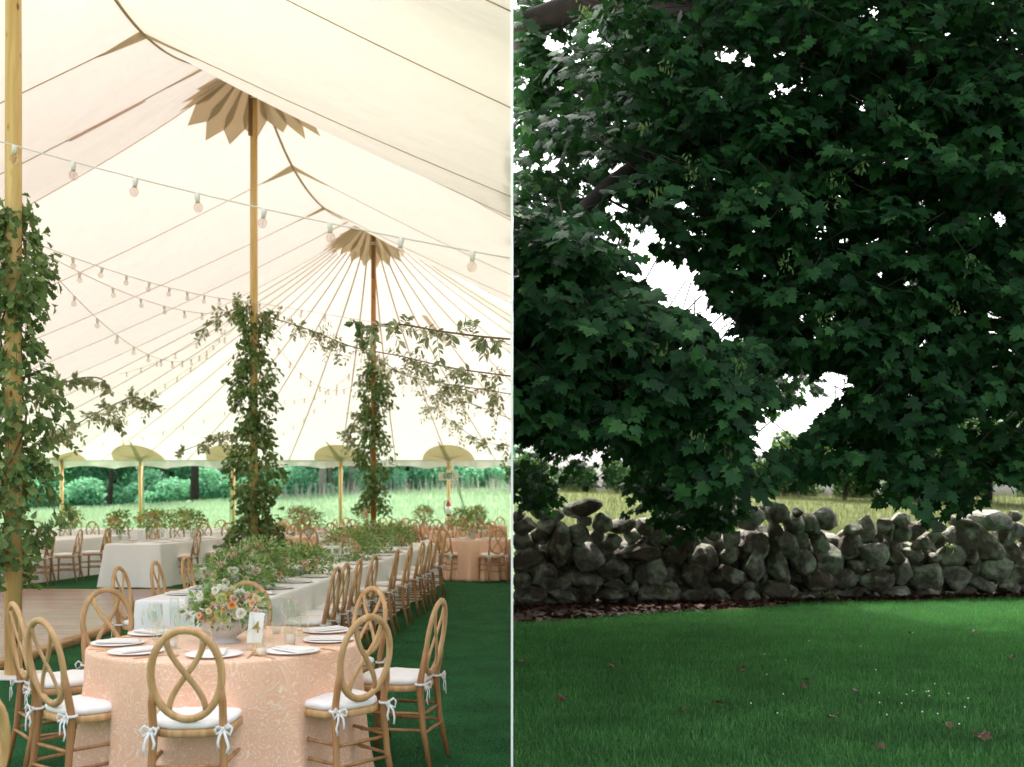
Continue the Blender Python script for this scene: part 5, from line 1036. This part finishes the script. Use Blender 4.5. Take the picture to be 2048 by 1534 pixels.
pos = np.concatenate([a[1][0] for a in ALL]); M = np.concatenate([a[1][1] for a in ALL]); sc = np.concatenate([a[1][2] for a in ALL])
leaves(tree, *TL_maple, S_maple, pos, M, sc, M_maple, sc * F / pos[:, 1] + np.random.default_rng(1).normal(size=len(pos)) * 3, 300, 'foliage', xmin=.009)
# twigs carrying the sprays
m = MB()
for nm, (_, _, _, (b, d, l)) in ALL:
    for i in range(0, len(b), 2):
        if b[i, 0] < .25: continue
        a = Vector(b[i].tolist()); dd = Vector(d[i].tolist()) * float(l[i]); m.tube([a - dd * .8 + Vector((0, 0, .05)), a, a + dd], [.006, .005, .002], 3, caps=False)
m.v = [(max(x, .012), y, z) for x, y, z in m.v]; o = m.obj('twig', M_bark, tree, True); o['kind'] = 'stuff'
# unseen crown leaves added above and around the lawn to shade it
gc = np.random.default_rng(77); n = 19000; cx = np.where(np.arange(n) < 6000, gc.uniform(.4, 5, n), gc.uniform(.4, 13, n)); cy = np.where(cx < 5.5, gc.uniform(7, 22, n), gc.uniform(7, 17, n)); cz = 6.3 + gc.uniform(0, 3.6, n) * np.maximum(.25, 1 - ((cx - 6.5) / 9) ** 2) + np.maximum(0, (cy - 6)) * .30
ok = (cz - EYE) * F / np.maximum(cy, .1) > 1010; ok |= cy < .5; ok |= (cx - .4) * F / np.maximum(cy, .1) > 1060; cz = np.where(cx > cy * .52 + .6, gc.uniform(3.4, 9.5, n), cz); p = np.stack([cx, cy, cz], -1)[ok]
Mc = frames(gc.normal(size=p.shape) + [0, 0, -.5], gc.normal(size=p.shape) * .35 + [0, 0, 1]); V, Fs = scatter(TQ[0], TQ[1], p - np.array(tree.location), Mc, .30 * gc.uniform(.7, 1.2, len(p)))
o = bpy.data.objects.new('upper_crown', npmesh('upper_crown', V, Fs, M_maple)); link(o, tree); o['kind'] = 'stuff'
# winged seed clusters
T_wing = tmpl([(.10, .3), (.17, .65), (.14, .9)], .05, .1)
for k, (px, py, Y) in enumerate(((1167, 15, 9), (1338, 130, 8.4), (1285, 250, 8.4), (1378, 325, 8.3), (1385, 345, 8.3), (1310, 385, 8.3), (1512, 380, 8.3), (1688, 300, 8.4), (1672, 355, 8.4), (1664, 400, 8.4), (1645, 630, 8.3), (1665, 655, 8.4), (1935, 525, 8.5), (1780, 205, 8.6), (1850, 270, 8.6), (1400, 870, 7.2), (1450, 905, 7.3), (1720, 330, 8.4), (1910, 615, 8.6), (1320, 690, 7.2), (1480, 735, 7.4), (2035, 490, 8.8), (1570, 520, 8.4))):
    c = np.array(P(px, py, Y - .25)[:]); n = 18; pos_ = c + gt.normal(size=(n, 3)) * .035; tp = np.array([0, 0, -.9]) + gt.normal(size=(n, 3)) * .45; Mx = frames(tp, np.array([0, -1, .2]) + gt.normal(size=(n, 3)) * .5)
    V, Fs = scatter(T_wing[0], T_wing[1], pos_ - np.array(tree.location), Mx, .038 * gt.uniform(.8, 1.3, n)); o = bpy.data.objects.new('seed_cluster', npmesh('seed_cluster', V, Fs, M_samara)); link(o, tree); o['kind'] = 'stuff'

# ------------------------------------------------------------------ fallen leaves, litter, clover
gl = np.random.default_rng(9); DL = npmesh('dead_leaf', TL_maple[0] * [1, 1, 0] + np.stack([np.zeros(len(TL_maple[0])), np.zeros(len(TL_maple[0])), .35 * np.abs(TL_maple[0][:, 0]) + .12 * np.sin(TL_maple[0][:, 1] * 6)], -1), TL_maple[1], M_deadleaf)
dl = [(1216, 1337), (1119, 1407), (1369, 1427), (1603, 1380), (1609, 1366), (1707, 1389), (1665, 1442), (1889, 1454), (1973, 1487), (1769, 1507), (1825, 1270), (1955, 1268), (2031, 1320), (1444, 1415), (1490, 1342), (1042, 1325)]
dn = ['left of centre on the dark lawn', 'small and dark near the left edge of the lawn', 'in the lower left middle of the lawn', 'lower of the close pair mid lawn', 'upper of the close pair mid lawn', 'lying flat right of the close pair', 'pale and curled below the middle of the lawn', 'small, in the right part of the lawn', 'largest, at the lower right of the lawn', 'at the bottom edge of the lawn', 'in the bright grass near the wall', 'pale, in the brightest grass at the right', 'at the far right edge of the lawn', 'tiny, in the left middle of the lawn', 'tiny, upper middle of the lawn', 'faint, at the upper left of the lawn']
for (px, py), w in zip(dl, dn):
    p = G(px, py + 6); o = bare('fallen_leaf', DL, None, (p.x, p.y, .045)); s = (.075 if 'largest' not in w else .10) * gl.uniform(.8, 1.1); o.scale = (s, s, s); o.rotation_euler = (gl.uniform(-.5, .5), gl.uniform(-.5, .5), gl.uniform(0, 6)); props(o, 'fallen brown leaf ' + w, 'leaf', 'fallen leaves on the lawn')
n = 2400; X = gl.uniform(.05, 1, n) ** 1.6 * 8; Yl = WY(X) - gl.uniform(-.05, 1, n) * (1.5 * np.maximum(0, 1 - X / 9.5 * 2.3) ** .7 + .25); p = np.stack([X, Yl, gl.uniform(.01, .05, n)], -1)
V, Fs = scatter(TL_maple[0], TL_maple[1], p, frames(gl.normal(size=p.shape) * [1, 1, .25], gl.normal(size=p.shape) * .4 + [0, 0, 1]), .085 * gl.uniform(.6, 1.2, n)); o = bpy.data.objects.new('leaf_litter', npmesh('leaf_litter', V, Fs, M_litter)); link(o); props(o, 'reddish brown leaf litter along the foot of the stone wall', 'leaf litter', kind='stuff')
n = 12; q = [G(1768 + gl.normal() * 55 + 60, 1392 + abs(gl.normal()) * 26) for _ in range(n)] + [G(gl.uniform(1500, 2040), gl.uniform(1290, 1480)) for _ in range(14)]
V0, F0 = ico(1); V = np.concatenate([V0 * .0065 + np.array([p.x, p.y, .055]) for p in q]); Fs = np.concatenate([F0 + i * len(V0) for i in range(len(q))]); o = bpy.data.objects.new('clover_flowers', npmesh('clover_flowers', V, Fs, FLC['white'])); link(o); props(o, 'scatter of tiny white clover heads in the right part of the lawn', 'clover', kind='stuff')
for k, (px, py, Y, lb) in enumerate(((1330, 1185, 0, 'small green seedling in a gap of the stone wall'), (1535, 1203, 0, 'green sprig growing low out of the stone wall'), (1655, 1192, 0, 'tiny green sprig at the base of the stone wall'), (1898, 1092, 0, 'green leaves sprouting high in the stone wall, right part'))):
    X0 = (px - 1024) * 15 / F; Y0 = WY(X0) - .06; c = np.array(P(px, py, Y0)[:]); t = empty('wall_seedling', c.tolist(), lb, 'plant', 'green sprigs in the wall'); pos_ = c + gl.normal(size=(26, 3)) * .05; leaves(t, *TL_fern, S_fern, pos_, frames(gl.normal(size=(26, 3)) + [0, -.6, .2], gl.normal(size=(26, 3)) + [0, -.5, 1]), .07 * gl.uniform(.7, 1.2, 26), M_fern, pos_[:, 2], 0, 'leaves')
    mm = MB(); mm.tube([c + np.array((0, .1, -.08)), c], .004, 4); mm.obj('stem', M_stem, t, True)

# ------------------------------------------------------------------ far trees
TQ = (np.array([(0, 0, 0), (.42, .35, .06), (.30, .85, -.05), (0, 1.1, -.15), (-.30, .85, -.05), (-.42, .35, .06)]), np.array([(0, 1, 2), (0, 2, 3), (0, 3, 4), (0, 4, 5)]))
def crown_mesh(seed, n, rx, rz, mat, ls, lobes=16, low=.0):
    g_ = np.random.default_rng(seed); lc = norm(g_.normal(size=(lobes, 3))) * g_.uniform(.35, .85, (lobes, 1)); lc[:, 2] = lc[:, 2] * .9; lr = g_.uniform(.26, .46, lobes); k = g_.integers(0, lobes, n); d = norm(g_.normal(size=(n, 3)) + [0, 0, .25])
    p = (lc[k] + d * (lr[k] * g_.uniform(.55, 1.05, n) ** .5)[:, None]) * [rx, rx * .8, rz]; M = frames(d + g_.normal(size=d.shape) * .5 + [0, 0, -.5], d + g_.normal(size=d.shape) * .5 + [0, 0, .5]); V, Fs = scatter(*TQ, p, M, ls * g_.uniform(.6, 1.3, n)); return npmesh('crown', V, Fs, mat)
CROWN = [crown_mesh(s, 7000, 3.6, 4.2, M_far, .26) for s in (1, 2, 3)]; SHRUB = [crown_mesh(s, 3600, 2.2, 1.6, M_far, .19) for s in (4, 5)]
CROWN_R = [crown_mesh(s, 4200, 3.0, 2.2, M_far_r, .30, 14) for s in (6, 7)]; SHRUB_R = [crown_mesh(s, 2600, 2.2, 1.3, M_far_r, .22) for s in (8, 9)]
def tree_(name, X, Y, me, cz, s, label, cat, group, trunk=None, tr=.22, mat=None, lean=0, rz=0, kids=0):
    z = float(gz(X, Y)); t = empty(name, (X, Y, z - .05), label, cat, group); o = bare('crown', me, t, (0, 0, cz)); o.scale = (s, s, s); o.rotation_euler = (0, 0, rz)
    m = MB(); h = cz + 1.0; m.tube([(0, 0, 0), (lean * .3, 0, h * .35), (lean, 0, h)], [tr * 1.3, tr, tr * .5], 9)
    for a in range(4): aa = a * 1.6 + X; m.tube([(lean * .6, 0, h * .55 + a * .1 * h), (lean * .6 + cos(aa) * s, sin(aa) * s, h * .9), (lean * .6 + cos(aa) * 2 * s, sin(aa) * 2 * s, h * 1.15)], [tr * .4, tr * .25, tr * .08], 5)
    m.obj('trunk', mat or M_bark, t)
ft = np.random.default_rng(31)
for k in range(13):
    X = -39.5 + k * 3.15 + ft.uniform(-.5, .5); Y = 80 + ft.uniform(0, 5); X = min(X, -1.5)
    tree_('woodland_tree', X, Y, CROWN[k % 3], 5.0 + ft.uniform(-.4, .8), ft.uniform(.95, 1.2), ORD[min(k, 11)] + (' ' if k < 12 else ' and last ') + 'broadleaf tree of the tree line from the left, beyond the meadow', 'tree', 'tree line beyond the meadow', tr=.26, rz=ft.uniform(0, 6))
for k, (px, Y, tr, ln, pale, lb) in enumerate(((218, 74, .15, .7, 0, 'dark leaning trunk left of the second side pole'), (388, 73, .25, .3, 0, 'thick dark trunk between the second side pole and the middle pole'), (645, 72, .22, .1, 1, 'pale bare trunk beside the fourth side pole'), (712, 76, .42, .1, 1, 'wide grey trunk just left of the far orange pole'), (660, 78, .16, .3, 1, 'thin pale trunk behind the bare trunk'), (815, 77, .26, -.2, 0, 'dark trunk right of the far orange pole'))):
    tree_('bare_trunk_tree', (px - 1024) * Y / F, Y, CROWN[k % 3], 8.4, .9, lb, 'tree', 'trunks standing before the tree line', tr=tr, mat=M_bark_pale if pale else M_bark, lean=ln, rz=k)
for k in range(15):
    X = -37 + k * 2.5 + ft.uniform(-.6, .6); X = min(X, -2.3); tree_('shrub', X, 75.5 + ft.uniform(-1, 2.5), SHRUB[k % 2], 1.15 + ft.uniform(0, .3), ft.uniform(.75, 1.05), (ORD[k] if k < 12 else ('thirteenth', 'fourteenth', 'last')[k - 12]) + ' light green shrub from the left at the foot of the tree line', 'shrub', 'shrubs at the foot of the tree line', tr=.06, rz=ft.uniform(0, 6))
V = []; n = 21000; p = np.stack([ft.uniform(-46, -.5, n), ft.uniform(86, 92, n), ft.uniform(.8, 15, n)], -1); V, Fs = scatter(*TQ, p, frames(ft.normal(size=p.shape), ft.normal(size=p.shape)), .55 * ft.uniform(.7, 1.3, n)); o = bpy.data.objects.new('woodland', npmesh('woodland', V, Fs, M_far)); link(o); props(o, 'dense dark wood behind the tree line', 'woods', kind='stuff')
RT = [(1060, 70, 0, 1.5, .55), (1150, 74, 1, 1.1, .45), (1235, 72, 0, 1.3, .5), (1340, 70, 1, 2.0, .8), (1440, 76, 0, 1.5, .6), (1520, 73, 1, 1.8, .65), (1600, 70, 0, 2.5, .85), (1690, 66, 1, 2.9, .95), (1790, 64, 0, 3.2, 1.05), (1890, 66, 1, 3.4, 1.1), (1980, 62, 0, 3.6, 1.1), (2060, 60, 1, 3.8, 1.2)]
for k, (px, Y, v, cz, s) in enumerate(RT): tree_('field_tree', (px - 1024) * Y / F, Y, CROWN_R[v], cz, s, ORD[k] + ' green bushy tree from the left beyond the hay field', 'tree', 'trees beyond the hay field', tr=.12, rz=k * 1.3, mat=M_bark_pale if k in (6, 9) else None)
for k in range(12):
    X = 1.8 + k * 3.0; tree_('field_shrub', X, 72 + ft.uniform(-2, 2), SHRUB_R[k % 2], .7, ft.uniform(.7, 1.0), ORD[k] + ' low shrub from the left along the far edge of the hay field', 'shrub', 'shrubs beyond the hay field', tr=.05, rz=k)
